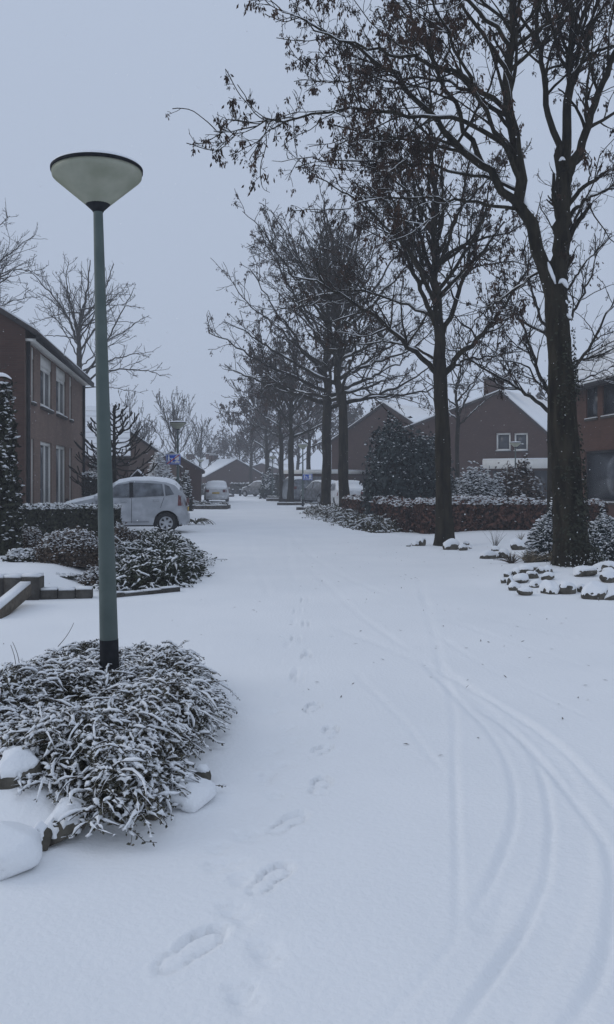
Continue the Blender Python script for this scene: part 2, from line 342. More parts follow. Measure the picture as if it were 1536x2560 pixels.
# ------------------------------------------------------------------ plants: leaves, lumps of snow, shoots
LEAF_V = np.array([(0,-.5,0),(.32,0,.06),(0,.5,0),(-.32,0,.06)]); LEAF_F = np.array([(0,1,2),(0,2,3)])
LUMP_V = np.array([(1,0,0),(.3,.95,0),(-.8,.6,0),(-.8,-.6,0),(.3,-.95,0),(.1,0,.75),(0,0,-.35)])
LUMP_F = np.array([(0,1,5),(1,2,5),(2,3,5),(3,4,5),(4,0,5),(1,0,6),(2,1,6),(3,2,6),(4,3,6),(0,4,6)])
def rand_rot(rng, N, tilt=1.0):
    z = unit(np.stack([rng.normal(0, tilt, N), rng.normal(0, tilt, N), np.ones(N)], -1))
    a = rng.uniform(0, 2*math.pi, N); r = np.stack([np.cos(a), np.sin(a), np.zeros(N)], -1)
    x = unit(np.cross(r, z)); y = np.cross(z, x); return np.stack([x, y, z], -1)
def yaw_rot(rng, N): return rand_rot(rng, N, 0.12)
def rot_to(nrm, rng):
    z = unit(nrm); a = rng.normal(0, 1, z.shape); x = unit(np.cross(a, z)); y = np.cross(z, x); return np.stack([x, y, z], -1)

def dome_plant(name, label, cat, c, r, h, leaf, n, mat, rng, snow=0.3, lump=1.0, group=None, core=DARKIN, squash=1.0, lumpy=0.25, freq=1.6, taper=0.0, z0=None, rz=0, ragged=0.08, snow_lo=0.1, boxy=2.0):
    """a leafy mound: leaf faces spread through an uneven half-ellipsoid, snow lumps on the leaves that face up"""
    gzv = gz(c[0], c[1]) if z0 is None else z0
    root = thing(name, label, cat, (c[0], c[1], gzv - 0.02), rz, group)
    R = np.array([r[0], r[1], h])
    def surf(d):
        k = 1 + lumpy * noise(d * freq * 1.4 + np.array([c[0], c[1], 0]), 11) + 0.5 * lumpy * noise(d * freq * 3.5 + np.array([c[1], c[0], 3]), 12)
        p = d * R * k[:, None]
        if boxy != 2.0: p = p * ((np.abs(d) ** boxy).sum(1) ** (-1 / boxy))[:, None]
        if taper: p[:, :2] *= (1 - taper * np.clip(p[:, 2:3] / h, 0, 1))
        return p
    d = unit(np.stack([rng.normal(0, 1, n), rng.normal(0, 1, n), np.abs(rng.normal(0, 1, n)) * 1.0], -1))
    rad = 1 - np.abs(rng.normal(0, 0.10, n)) + rng.normal(0, ragged, n)
    P = surf(d) * rad[:, None]; P[:, 2] = np.maximum(P[:, 2], 0.01)
    nrm = unit(d / R) + rng.normal(0, 0.55, (n, 3))
    sc = leaf * rng.uniform(0.6, 1.3, n)
    MB().scatter(LEAF_V, LEAF_F, P, rot_to(nrm, rng), sc).build('foliage', mat, root)['kind'] = 'stuff'
    # solid dark core: the shade in the leaf gaps put into its colour
    th, ph = np.meshgrid(np.linspace(0, 2*math.pi, 25)[:-1], np.linspace(0, math.pi/2, 9))
    dd = np.stack([np.cos(th)*np.cos(ph), np.sin(th)*np.cos(ph), np.sin(ph)], -1).reshape(-1, 3)
    cp = surf(dd) * 0.86
    i = (np.arange(8)[:, None]*24 + np.arange(24)[None]); i2 = np.arange(8)[:, None]*24 + (np.arange(24)[None]+1) % 24
    MB().add(cp, np.stack([i, i2, i2+24, i+24], -1).reshape(-1, 4)).build('dark_core', core, root)
    if snow > 0:
        up = unit(nrm)[:, 2]; du = d[:, 2]
        k = (rng.uniform(0, 1, n) < snow * sstep(snow_lo, 0.75, du) * 1.6 + snow * 0.18) & (rad > 0.86)
        m = int(k.sum()); ls = lump * leaf * rng.uniform(0.35, 0.8, m)
        S = np.stack([ls * rng.uniform(0.8, 1.5, m), ls * rng.uniform(0.6, 1.0, m), ls * rng.uniform(0.4, 0.7, m)], -1)
        MB().scatter(LUMP_V, LUMP_F, P[k] + np.array([0, 0, 0.12]) * leaf, rand_rot(rng, m, 0.3), S).build('snow', SNOW, root, smooth=True)['kind'] = 'stuff'
    return root

def box_hedge(name, label, a, b, width, h, leaf, n, mat, rng, snow=0.5, core=DARKIN, lump=1.0, gaps=0.0, loose=1.0):
    """a clipped hedge between ground points a and b"""
    a = np.array(a[:2], float); b = np.array(b[:2], float); L = np.linalg.norm(b - a); rz = math.atan2(b[1]-a[1], b[0]-a[0])
    root = thing(name, label, 'hedge', (a[0], a[1], gz(*a) - 0.02), rz)
    areas = np.array([L*h, L*h, L*width, width*h, width*h]); f = rng.choice(5, n, p=areas/areas.sum())
    u, v = rng.uniform(0, 1, n), rng.uniform(0, 1, n); P = np.zeros((n, 3)); N = np.zeros((n, 3))
    P[:, 0] = u * L; P[:, 1] = (v - 0.5) * width; P[:, 2] = v * h
    k = f == 0; P[k, 1] = -width/2; N[k, 1] = -1
    k = f == 1; P[k, 1] = width/2; N[k, 1] = 1
    k = f == 2; P[k, 2] = h; N[k, 2] = 1
    for q, e in ((3, 0), (4, L)):
        k = f == q; P[k, 0] = e; P[k, 1] = (u[k]-0.5)*width; N[k, 0] = -1 if q == 3 else 1
    wob = (noise(P * np.array([1.3, 1.3, 1.3]) + a[0], 21) * 0.09 + noise(P * 4, 22) * 0.05) * loose
    P += N * (wob + rng.normal(0, 0.025 * loose, n))[:, None] + rng.normal(0, 0.012, (n, 3)); P[:, 2] = np.maximum(P[:, 2], 0.02)
    if gaps:
        keep = (noise(P * np.array([2.2, 1, 2.2]) + 7, 23) + 1.6 * P[:, 2] / h > gaps - 0.7) ; P, N = P[keep], N[keep]; n = len(P)
    MB().scatter(LEAF_V, LEAF_F, P, rot_to(N * 1.0 + rng.normal(0, 0.7, (n, 3)), rng), leaf * rng.uniform(0.6, 1.3, n)).build('foliage', mat, root)['kind'] = 'stuff'
    ci = 0.10 + 0.07 * loose; MB().box((ci, -width/2 + ci, 0), (L - ci, width/2 - ci, h - ci)).build('dark_core', core, root)  # plain dark box in place of the hedge's shaded inside
    top = P[:, 2] > h - 0.08; k = (rng.uniform(0, 1, n) < np.where(top, snow * 1.5, snow * 0.05)); m = int(k.sum())
    ls = lump * leaf * rng.uniform(0.4, 0.9, m)
    ls = ls * np.where(top[k], 1.0, 0.5); S = np.stack([ls * rng.uniform(0.8, 1.3, m), ls, ls * 0.6], -1)
    MB().scatter(LUMP_V, LUMP_F, P[k] + np.array([0, 0, 0.1]) * leaf, rand_rot(rng, m, 0.25), S).build('snow', SNOW, root, smooth=True)['kind'] = 'stuff'
    return root

def in_poly(x, y, poly):
    c = np.zeros(len(x), bool); j = len(poly) - 1
    for i in range(len(poly)):
        xi, yi = poly[i]; xj, yj = poly[j]
        k = ((yi > y) != (yj > y)) & (x < (xj - xi) * (y - yi) / (yj - yi + 1e-12) + xi); c ^= k; j = i
    return c
def poly_dist(x, y, poly):
    D = np.full(len(x), 1e9); p = np.array(poly)
    for i in range(len(p)):
        a, b = p[i], p[(i+1) % len(p)]; ab = b - a; t = np.clip(((x-a[0])*ab[0] + (y-a[1])*ab[1])/(ab@ab), 0, 1)
        D = np.minimum(D, np.hypot(x-a[0]-t*ab[0], y-a[1]-t*ab[1]))
    return D
def shoot_shrub(name, label, cat, poly, hmax, edge, n, slen, leaf, rs, mat, rng, leaves=26, core=True, hvar=0.3, up=0.25, droop=0.55, snowp=0.8, base=0.0, NS=11, centre=None, under=6, lumps=0, aznoise=0.75, gapt=-0.25):
    """a spreading shrub of arching shoots, each with small leaves on both sides and a ridge of snow along its back"""
    poly = [tuple(p[:2]) for p in poly]; p = np.array(poly); lo, hi = p.min(0), p.max(0)
    ctr = p.mean(0) if centre is None else np.array(centre)
    root = thing(name, label, cat, (ctr[0], ctr[1], gz(*ctr) - 0.02))
    O = np.array(root.location)
    def H(x, y):
        d = poly_dist(x, y, poly) * np.where(in_poly(x, y, poly), 1, -0.4)
        return hmax * sstep(-0.03, edge, d) ** 0.7 * (1 + hvar * noise2(x * 2.2, y * 2.2, 31) + 0.5 * hvar * noise2(x * 5.5, y * 5.5, 32))
    x = rng.uniform(lo[0], hi[0], n * 6); y = rng.uniform(lo[1], hi[1], n * 6); k = in_poly(x, y, poly); x, y = x[k][:n], y[k][:n]; n = len(x)
    z = H(x, y) * rng.uniform(0.62, 1.02, n) + base
    out = np.stack([x - ctr[0], y - ctr[1]], -1); az = np.arctan2(out[:, 1], out[:, 0]) + rng.normal(0, aznoise, n)
    L = slen * rng.uniform(0.5, 1.35, n) * np.where(rng.uniform(0, 1, n) < 0.07, 1.8, 1.0); K = 9; t = np.linspace(0, 1, K)[None]
    el = rng.normal(up, 0.25, n); bend = rng.normal(0, 0.5, n)
    dr = droop * rng.uniform(0.5, 1.4, n) * np.where(poly_dist(x, y, poly) < 0.35, 1.5, 1.0)
    A = az[:, None] + bend[:, None] * t
    P = np.stack([x[:, None] + L[:, None]*t*np.cos(A)*np.cos(el)[:, None], y[:, None] + L[:, None]*t*np.sin(A)*np.cos(el)[:, None],
                  z[:, None] + L[:, None]*(np.sin(el)[:, None]*t - dr[:, None]*t*t)], -1)
    P += rng.normal(0, 0.010, P.shape) * slen * 2
    gmin = ground_h(P[..., 0], P[..., 1]) + 0.02; P[..., 2] = np.maximum(P[..., 2], gmin + 0.01)
    st = MB().tubes(P[:, ::2], np.linspace(0.0045, 0.0018, 5)[None] * np.ones((n, 1)) * max(slen / 0.4, 0.7), 3)
    nl = leaves; ti = rng.uniform(0.02, 1, (n, nl)); f = ti * (K - 1); i0 = np.minimum(f.astype(int), K - 2); fr = (f - i0)[..., None]
    ar = np.arange(n)[:, None]; B = P[ar, i0] * (1 - fr) + P[ar, i0 + 1] * fr
    T = unit(P[ar, i0 + 1] - P[ar, i0]); side = unit(np.cross(T, np.array([0, 0, 1.0]))) * rng.choice([-1, 1], (n, nl, 1))
    ly = unit(T * 0.5 + side * rng.uniform(0.3, 1, (n, nl, 1)) + rng.normal(0, 0.35, (n, nl, 3)) + np.array([0, 0, -0.12]))
    lz = unit(np.array([0, 0, 1.0]) + rng.normal(0, 0.5, (n, nl, 3))); lx = unit(np.cross(ly, lz)); lz = np.cross(lx, ly)
    Rm = np.stack([lx, ly, lz], -1).reshape(-1, 3, 3); lp = (B + ly * leaf * 0.55).reshape(-1, 3)
    lf = MB().scatter(LEAF_V, LEAF_F, lp, Rm, leaf * rng.uniform(0.7, 1.25, n * nl))
    if under:      # the shaded leaves deeper in
        m = n * under; xx = rng.uniform(lo[0], hi[0], m * 3); yy = rng.uniform(lo[1], hi[1], m * 3); k = in_poly(xx, yy, poly); xx, yy = xx[k][:m], yy[k][:m]; m = len(xx)
        zz = H(xx, yy) * rng.uniform(0.3, 0.92, m) + base
        lf.scatter(LEAF_V, LEAF_F, np.stack([xx, yy, zz], -1), rand_rot(rng, m, 0.9), leaf * rng.uniform(0.8, 1.5, m))
    # snow ridges
    hs = rng.uniform(0, 1, n) < snowp; Ps = P[hs]; m = len(Ps)
    if m:
        u = np.linspace(0, 1, NS); f = u * (K - 1); i0 = np.minimum(f.astype(int), K - 2); fr = (f - i0)[None, :, None]
        Q = Ps[:, i0] * (1 - fr) + Ps[:, i0 + 1] * fr
        rr = rs * (0.55 + 0.75 * rng.uniform(0, 1, (m, NS))) * (0.35 + 0.65 * sstep(0, 0.2, u) * sstep(1.02, 0.8, u))[None]
        gap = noise2(np.tile(u * 6, (m, 1)), np.arange(m)[:, None] * 3.1 + 0 * u, 41) > gapt
        rr = rr * np.where(gap, 1, 0.12); rr *= rng.uniform(0.7, 1.35, (m, 1))
        Q[..., 2] += rr * 0.75 + 0.002; Q += rng.normal(0, 0.15, Q.shape) * rs
        sm = MB().tubes(Q, rr, 4)
        if lumps:      # rounder pads of snow caught on the leaves
            ii = rng.integers(0, m, lumps); jj = rng.integers(3, NS, lumps); C = Q[ii, jj]; q = rs * rng.uniform(0.8, 2.3, lumps)
            sm.scatter(LUMP_V, LUMP_F, C - np.array([0, 0, 0.2]) * rs, rand_rot(rng, lumps, 0.3), np.stack([q * rng.uniform(0.9, 1.7, lumps), q, q * rng.uniform(0.5, 0.8, lumps)], -1))
        sm.build('snow', SNOW, root, smooth=True, origin=O)['kind'] = 'stuff'
    st.build('stems', STEM, root, origin=O)['kind'] = 'stuff'; lf.build('foliage', mat, root, origin=O)['kind'] = 'stuff'
    if core:
        g = 0.06 * max(1, (hi[0]-lo[0]) / 3); xs = np.arange(lo[0], hi[0] + g, g); ys = np.arange(lo[1], hi[1] + g, g); X, Y = np.meshgrid(xs, ys)
        Z = ((H(X.ravel(), Y.ravel()) * 0.62 + base) * sstep(0.06, 0.24, poly_dist(X.ravel(), Y.ravel(), poly)) - 0.04).reshape(X.shape); Z = np.where(in_poly(X.ravel(), Y.ravel(), poly).reshape(X.shape), Z, base - 0.15)
        ny, nx = X.shape; i = np.arange(ny-1)[:, None]*nx + np.arange(nx-1)[None]
        MB().add(np.stack([X, Y, Z], -1), np.stack([i, i+1, i+nx+1, i+nx], -1).reshape(-1, 4)).build('dark_core', DARKIN, root, origin=O)  # dark sheet under the shoots, coloured as the shade in their gaps
    return root

# ------------------------------------------------------------------ trees
def resample(p, K):
    p = np.asarray(p, float); L = np.concatenate([[0], np.cumsum(np.linalg.norm(np.diff(p, axis=0), axis=1))]); t = np.linspace(0, L[-1], K)
    q = np.stack([np.interp(t, L, p[:, i]) for i in range(3)], -1)
    for _ in range(2): q[1:-1] = 0.25*q[:-2] + 0.5*q[1:-1] + 0.25*q[2:]
    return q
def spawn(P, R, per_m, rng, tmin, ang, lenf, lmin, lmax, K, wob, up, rfac, rmin, Lcap=None, jit=0.45):
    """children growing from a batch of branches P (N,K,3): all at once"""
    N, Kp, _ = P.shape; L = np.linalg.norm(np.diff(P, axis=1), axis=2).sum(1)
    cnt = np.maximum(1, rng.poisson(per_m * L * (1 - tmin))) ; idx = np.repeat(np.arange(N), cnt); n = len(idx)
    t = rng.uniform(tmin, 1.0, n); f = t * (Kp - 1); i0 = np.minimum(f.astype(int), Kp - 2); fr = (f - i0)
    o = P[idx, i0] * (1-fr)[:, None] + P[idx, i0+1] * fr[:, None]; T = unit(P[idx, i0+1] - P[idx, i0]); r0 = R[idx, i0] * (1-fr) + R[idx, i0+1] * fr
    U = unit(np.cross(T, rng.normal(0, 1, (n, 3)))); th = np.radians(rng.uniform(ang[0], ang[1], n))[:, None]
    d = unit(np.cos(th) * T + np.sin(th) * U + np.array([0, 0, up]))
    ln = np.clip(lenf * L[idx] * (1.05 - 0.80 * t) * rng.uniform(1 - jit, 1 + jit, n), lmin, lmax)
    Q = np.zeros((n, K, 3)); Q[:, 0] = o; st = (ln / (K - 1))[:, None]
    for k in range(1, K):
        d = unit(d + rng.normal(0, wob, (n, 3)) + np.array([0, 0, up * 0.35])); Q[:, k] = Q[:, k-1] + d * st
    rb = np.maximum(r0 * rfac, rmin); RR = np.maximum(rb[:, None] * np.linspace(1, 0.35, K)[None], rmin * 0.8)
    return Q, RR
def snow_on(mb, P, R, rng, prob=0.8, thick=0.5, rmin=0.0, flat=0.35):
    k = (rng.uniform(0, 1, len(P)) < prob) & (R[:, 0] >= rmin); P, R = P[k], R[k]
    if not len(P): return
    T = unit(np.gradient(P, axis=1)); hz = np.sqrt(np.clip(1 - T[..., 2]**2, 0, 1))
    pres = sstep(flat, flat + 0.3, hz) * (noise(P * 2.3, 51) * 0.5 + 0.75).clip(0, 1)
    rr = (R * 0.62 + 0.004) * pres * thick * 1.6
    Q = P.copy(); Q[..., 2] += R * 0.75 * pres - (1 - pres) * R * 0.5
    mb.tubes(Q, np.maximum(rr, 0.0004), 4)
SEED_V = []; SEED_F = []
_r = np.random.default_rng(3)
for _i in range(10):
    a = _r.uniform(0, 6.28); b = _r.uniform(0.1, 0.9); o = np.array([_r.normal(0, .25), _r.normal(0, .25), _r.uniform(-.5, .15)])
    dn = np.array([math.cos(a)*b, math.sin(a)*b, -1.0]); dn /= np.linalg.norm(dn); sd = np.cross(dn, [math.sin(a*3), math.cos(a*3), .3]); sd /= np.linalg.norm(sd)
    l = _r.uniform(.45, .8); w = _r.uniform(.09, .18); n0 = len(SEED_V)
    SEED_V += [o, o + dn*l*.55 + sd*w, o + dn*l, o + dn*l*.5 - sd*w*.6]; SEED_F += [(n0, n0+1, n0+2), (n0, n0+2, n0+3)]
SEED_V = np.array(SEED_V); SEED_F = np.array(SEED_F)

def tree(name, label, base, trunk, trunk_r, limbs, rng, lv, seeds=0.0, seed_size=0.14, snow=1.0, group=None, bark=BARK, twig_r=0.005, split=True, twig_mat=TWIG, seed_mat=SEED, tsides=12, rings=26, ridge=0.0):
    """trunk: points, limbs: list of (points, r0, r1); lv: settings of the three finer levels"""
    root = thing(name, label, 'tree', base, 0, group); O = np.array(root.location)
    tp = resample(trunk, rings); L = np.linspace(0, 1, rings); tr = np.interp(L, np.linspace(0, 1, len(trunk_r)), trunk_r)
    tr = tr * (1 + 0.05 * noise(tp * 2.0, 61)); tr *= 1 + 0.35 * np.exp(-L * 26 / 1.2)
    tm = MB().tubes(tp, tr, tsides)
    V = tm.v[0]; ax = np.repeat(tp, tsides, 0); dv = V - ax; tm.v[0] = ax + dv * (1 + 0.10 * noise(V * np.array([6, 6, 1.5]), 62) + ridge * (0.5 - np.abs(noise(V * np.array([19, 19, 2.6]), 63))) + 0.5 * ridge * noise(V * np.array([40, 40, 9]), 64))[:, None]
    tm.build('trunk', bark, root, smooth=True, origin=O)
    K = 22; LP = np.stack([resample(p, K) for p, a, b in limbs]); LR = np.stack([a + (b - a) * np.linspace(0, 1, K) ** 0.8 for p, a, b in limbs])
    LP[:, 2:-1] += rng.normal(0, 1, LP[:, 2:-1].shape) * np.linalg.norm(LP[:, -1] - LP[:, 0], axis=1)[:, None, None] * 0.006
    if split:
        for i in range(len(limbs)): MB().tubes(LP[i], LR[i], 8 if LR[i, 0] > 0.06 else 6).build('limb', bark, root, smooth=True, origin=O)
    else: MB().tubes(LP, LR, 6).build('limb', bark, root, smooth=True, origin=O)
    P2, R2 = spawn(LP, LR, lv['n2'], rng, 0.22, (28, 62), lv.get('l2', 0.42), lv.get('l2min', 0.5), lv.get('l2max', 2.6), 10, 0.13, lv.get('up', 0.12), 0.5, twig_r * 1.8)
    P3, R3 = spawn(P2, R2, lv['n3'], rng, 0.15, (25, 65), lv.get('l3', 0.42), 0.2, lv.get('l3max', 1.1), 6, 0.16, lv.get('up3', 0.10), 0.55, twig_r * 1.2)
    P4, R4 = spawn(P3, R3, lv['n4'], rng, 0.15, (25, 70), lv.get('l4', 0.42), 0.08, lv.get('l4max', 0.45), 3, 0.2, lv.get('up4', 0.08), 0.6, twig_r)
    MB().tubes(P2, R2, 5).build('branches', bark, root, smooth=True, origin=O)['kind'] = 'stuff'
    MB().tubes(P3, R3, 3).tubes(P4, R4, 3).build('twigs', twig_mat, root, origin=O)['kind'] = 'stuff'
    if seeds:
        E = np.concatenate([P4[:, -1], P3[:, -1], P4[:, 1]]); E = E[rng.uniform(0, 1, len(E)) < seeds * (0.55 + 0.7 * noise(E * 0.9, 71))]
        n = len(E); MB().scatter(SEED_V, SEED_F, E - np.array([0, 0, seed_size * 0.3]), rand_rot(rng, n, 0.25), seed_size * rng.uniform(0.6, 1.4, n)).build('seed_clusters', seed_mat, root, origin=O)['kind'] = 'stuff'
    if snow:
        sm = MB(); snow_on(sm, LP, LR, rng, 0.95, 0.75); snow_on(sm, P2, R2, rng, 0.5 * snow, 0.55)
        snow_on(sm, P3, R3, rng, 0.14 * snow, 0.6); sm.build('snow', SNOW, root, smooth=True, origin=O)['kind'] = 'stuff'
    return root
def px_limb(pts, d0, dz, r0, r1, back=0.0):
    n = len(pts); return (np.array([W(x, y, d0 + back + dz * (i/(n-1))**1.2) for i, (x, y) in enumerate(pts)]), r0, r1)
def auto_limbs(o, fork, top, rad, n, rng, r0, elev=(28, 68), lean=(0, 0), spread=0.5):
    """a leader and limbs that fan out from the upper trunk (world height fork to top)"""
    out = []; o = np.asarray(o, float); H = top - fork
    ld = np.array([o + np.array([lean[0]*t + 0.15*rng.normal(), lean[1]*t + 0.15*rng.normal(), fork + H*t]) for t in np.linspace(0, 1, 7)]); ld[0, :2] = o[:2]
    out.append((ld, r0, r0 * 0.15))
    for i in range(n):
        s = (i + 0.5) / n; hz = fork + H * spread * s ** 1.1; a = i * 2.399 + rng.normal(0, 0.25); el = math.radians(elev[0] + (elev[1] - elev[0]) * s + rng.normal(0, 5))
        # stop on the crown ellipsoid
        Lr = rad * (1.0 - 0.25 * s) / math.cos(el) * rng.uniform(0.82, 1.08); Lr = min(Lr, (top - hz) / max(math.sin(el), 0.2) * 0.98)
        c = np.array([np.interp(hz, ld[:, 2], ld[:, 0]), np.interp(hz, ld[:, 2], ld[:, 1]), hz]); d = np.array([math.cos(a)*math.cos(el), math.sin(a)*math.cos(el), math.sin(el)])
        bow = rng.uniform(0.02, 0.16)
        p = np.array([c + d*Lr*t + np.array([0, 0, bow*Lr*(t*t - t*0.6)]) + rng.normal(0, 0.02, 3)*Lr*t for t in np.linspace(0, 1, 7)])
        rr = r0 * rng.uniform(0.42, 0.62) * (1 - 0.3*s); out.append((p, rr, max(rr * 0.2, 0.012)))
    return out

# ------------------------------------------------------------------ houses
STREET = math.radians(6.55)          # the street runs a little to the left of the view
SD = np.array([-math.sin(STREET), math.cos(STREET)])
def wall_panel(mb, O, U, N, w, h, ops, rev=0.14, z0=0.0):
    """a wall face with window and door openings and their reveals; ops in (u0,u1,z0,z1)"""
    O, U, N = [np.asarray(a, float) for a in (O, U, N)]; Z = np.array([0, 0, 1.0])
    us = sorted({0.0, w, *[o[0] for o in ops], *[o[1] for o in ops]}); zs = sorted({z0, h, *[o[2] for o in ops], *[o[3] for o in ops]})
    for a, b in zip(us[:-1], us[1:]):
        for c, d in zip(zs[:-1], zs[1:]):
            um, zm = (a+b)/2, (c+d)/2
            if any(o[0] < um < o[1] and o[2] < zm < o[3] for o in ops): continue
            mb.add([O+U*a+Z*c, O+U*b+Z*c, O+U*b+Z*d, O+U*a+Z*d], [(0,1,2,3)])
    for a, b, c, d in ops:
        p = [O+U*a+Z*c, O+U*b+Z*c, O+U*b+Z*d, O+U*a+Z*d]; q = [x - N*rev for x in p]
        for i in range(4): mb.add([p[i], p[(i+1) % 4], q[(i+1) % 4], q[i]], [(0,1,2,3)])
def window(house, O, U, N, u0, u1, z0, z1, frame=WHITE, fw=0.07, bars=(), hbars=(), depth=0.12, pane=GLASS, sill=None, curtain=False):
    O, U, N = [np.asarray(a, float) for a in (O, U, N)]; Z = np.array([0, 0, 1.0]); B = O - N*depth; t = 0.07
    mb = MB(); w = u1-u0; h = z1-z0
    for a, b, c, d in [(0,w,0,fw),(0,w,h-fw,h),(0,fw,fw,h-fw),(w-fw,w,fw,h-fw)] + [(x-fw/2, x+fw/2, fw, h-fw) for x in bars] + [(fw, w-fw, x-fw/2, x+fw/2) for x in hbars]:
        mb.obox(B+U*(u0+a)+Z*(z0+c), U*(b-a), Z*(d-c), N*t)
    o = mb.build('window', frame, house)
    MB().obox(B+U*(u0+fw*.5)+Z*(z0+fw*.5)+N*0.015, U*(w-fw), Z*(h-fw), N*0.015).build('pane', pane, o)
    if curtain: 
        for a in (0.06, w-0.06-0.28*w): MB().obox(B+U*(u0+a)+Z*(z0+0.05)-N*0.05, U*0.28*w, Z*(h-0.1), N*0.02).build('curtain', CURTAIN, o)
    if sill is not None:
        MB().obox(O+U*(u0-0.04)+Z*(z0-0.08)-N*0.05, U*(w+0.08), Z*0.075, N*0.13).build('sill', sill, o)
        MB().obox(O+U*(u0-0.02)+Z*(z0-0.004)-N*0.03, U*(w+0.04), Z*0.03, N*0.10).build('sill_snow', SNOW, o)
    return o
def gable_roof(house, x0, x1, xr, y0, y1, eave_l, eave_r, ridge, over=0.3, t=0.16, snow=0.07, verge=0.18, tile=TILE):
    """two slopes over walls x0..x1 (gable faces -Y), ridge at xr"""
    for (xe, ze, s) in ((x0, eave_l, -1), (x1, eave_r, 1)):
        m = (ridge - ze) / abs(xr - xe); xo = xe + s*over; zo = ze - m*over
        poly = [(xo, y0-verge, zo), (xr, y0-verge, ridge), (xr, y0-verge, ridge+t), (xo, y0-verge, zo+t)]
        r = MB().prism(poly, (0, y1-y0+2*verge, 0)).build('roof_slope', tile, house)
        e = 0.05; poly = [(xo+s*-e, y0-verge+e, zo+t+m*e+0.003), (xr, y0-verge+e, ridge+t+0.003), (xr, y0-verge+e, ridge+t+snow), (xo+s*-e, y0-verge+e, zo+t+m*e+snow)]
        MB().prism(poly, (0, y1-y0+2*verge-2*e, 0)).build('roof_snow', SNOW, r)
def chimney(house, x, y, z0, z1, w=0.9, d=0.6, mat=BRICKD):
    o = MB().box((x-w/2, y-d/2, z0), (x+w/2, y+d/2, z1)).build('chimney', mat, house)
    MB().box((x-w/2-0.06, y-d/2-0.06, z1), (x+w/2+0.06, y+d/2+0.06, z1+0.08)).build('chimney_cap', CONC, o)
    MB().box((x-w/2-0.03, y-d/2-0.03, z1+0.083), (x+w/2+0.03, y+d/2+0.03, z1+0.15)).build('chimney_snow', SNOW, o)

# left brick house, its long front along the street
HC = np.array([-7.66, 23.9])
def t_left(px): k = (px - CX) / F; return (k*HC[1] - HC[0]) / (SD[0] - k*SD[1])
hl = thing('brick_house', 'two-storey brown brick house with tall white windows left of the parked hatchback', 'house', (HC[0], HC[1], 0), STREET)
LF = t_left(208); E = 5.62
cols = [(t_left(79), t_left(86)), (t_left(101.5), t_left(130)), (t_left(141), t_left(165)), (t_left(174.5), t_left(180))]
ops = [(a, b, 3.70, 5.28) for a, b in cols] + [(a, b, 0.12, 2.68) for a, b in cols]
wm = MB(); wall_panel(wm, (0,0,0), (0,1,0), (1,0,0), LF, E, ops)
gm = MB().add([(-8.4,0,-0.1),(0,0,-0.1),(0,0,E),(-4.2,0,E+2.6),(-8.4,0,E)], np.array([(0,1,2),(0,2,3),(0,3,4)])); gm.build('gable_wall', BRICKD, hl)
wm.add([(-8.4,LF,-0.1),(0,LF,-0.1),(0,LF,E),(-4.2,LF,E+2.6),(-8.4,LF,E)], np.array([(2,1,0),(3,2,0),(4,3,0)]))
wm.add([(-8.4,0,-0.1),(-8.4,LF,-0.1),(-8.4,LF,E),(-8.4,0,E)], [(0,3,2,1)])
wm.build('wall', BRICKL, hl)
for i, (a, b) in enumerate(cols):
    wide = i in (1, 2); w = b - a; f = 0.115 if wide else 0.06
    window(hl, (0,0,0), (0,1,0), (1,0,0), a, b, 3.70, 4.95, fw=f, bars=(w*0.5,) if wide else (), sill=CONC, curtain=wide)
    MB().box((-0.10, a+0.003, 4.953), (-0.03, b-0.003, 5.277)).build('window_panel', WHITE, hl)
    window(hl, (0,0,0), (0,1,0), (1,0,0), a, b, 0.12, 2.68, fw=f, bars=(w*0.52,) if wide else (), hbars=(0.55,) if wide else (), curtain=wide)
MB().box((0.003, 0.05, 5.30), (0.30, LF-0.05, 5.36)).build('soffit', WHITE, hl)
MB().box((0.31, -0.1, 5.28), (0.43, LF+0.1, 5.42)).build('gutter', DARKP, hl)
MB().box((0.02, 0.10, 0), (0.11, 0.19, 5.28)).build('downpipe', DARKP, hl)
MB().box((0.02, LF-0.24, 0), (0.11, LF-0.15, 5.28)).build('downpipe', DARKP, hl)
gable_roof(hl, -8.4, 0, -4.2, 0, LF, E, E, E+2.6, over=0.32, t=0.15, snow=0.05, verge=0.1)
chimney(hl, -4.2, 3, E+2.0, E+3.5)

# right red brick house, seen past the big trunk
RC = np.array([10.6, 34.5])
def t_right(px): k = (px - CX) / F; return (k*RC[1] - RC[0]) / (SD[0] - k*SD[1])
hr = thing('brick_house', 'red brick house with snowy tiled roof and dark window frames at right edge', 'house', (RC[0], RC[1], 0), STREET)
A0, A1 = -17.0, 1.6; E = 5.35
def rt(px): return t_right(px) - A0
o_up1 = (rt(1494), rt(1466), 3.85, 5.10); o_up2 = (rt(1570), rt(1507), 3.85, 5.10); o_lo = (rt(1590), rt(1464), 0.72, 2.62)
wm = MB(); wall_panel(wm, (0, A0, 0), (0,1,0), (-1,0,0), A1-A0, E, [o_up1, o_up2, o_lo])
for y in (A0, A1): wm.add([(0,y,-0.1),(8.6,y,-0.1),(8.6,y,E),(4.3,y,E+3.9),(0,y,E)], np.array([(0,1,2),(0,2,3),(0,3,4)]))
wm.add([(8.6,A0,-0.1),(8.6,A1,-0.1),(8.6,A1,E),(8.6,A0,E)], [(0,1,2,3)]); wm.build('wall', BRICKR, hr)
for o, b in ((o_up1, ()), (o_up2, (1.0,)), (o_lo, (1.6,))): window(hr, (0, A0, 0), (0,1,0), (-1,0,0), *o, frame=DARKP, fw=0.09, bars=b, sill=CONC, curtain=True)
MB().box((-0.42, A0-0.1, 4.98), (-0.29, A1+0.1, 5.12)).build('gutter', DARKP, hr)
MB().box((-0.29, A0, 5.02), (-0.003, A1, 5.09)).build('soffit', DARKP, hr)
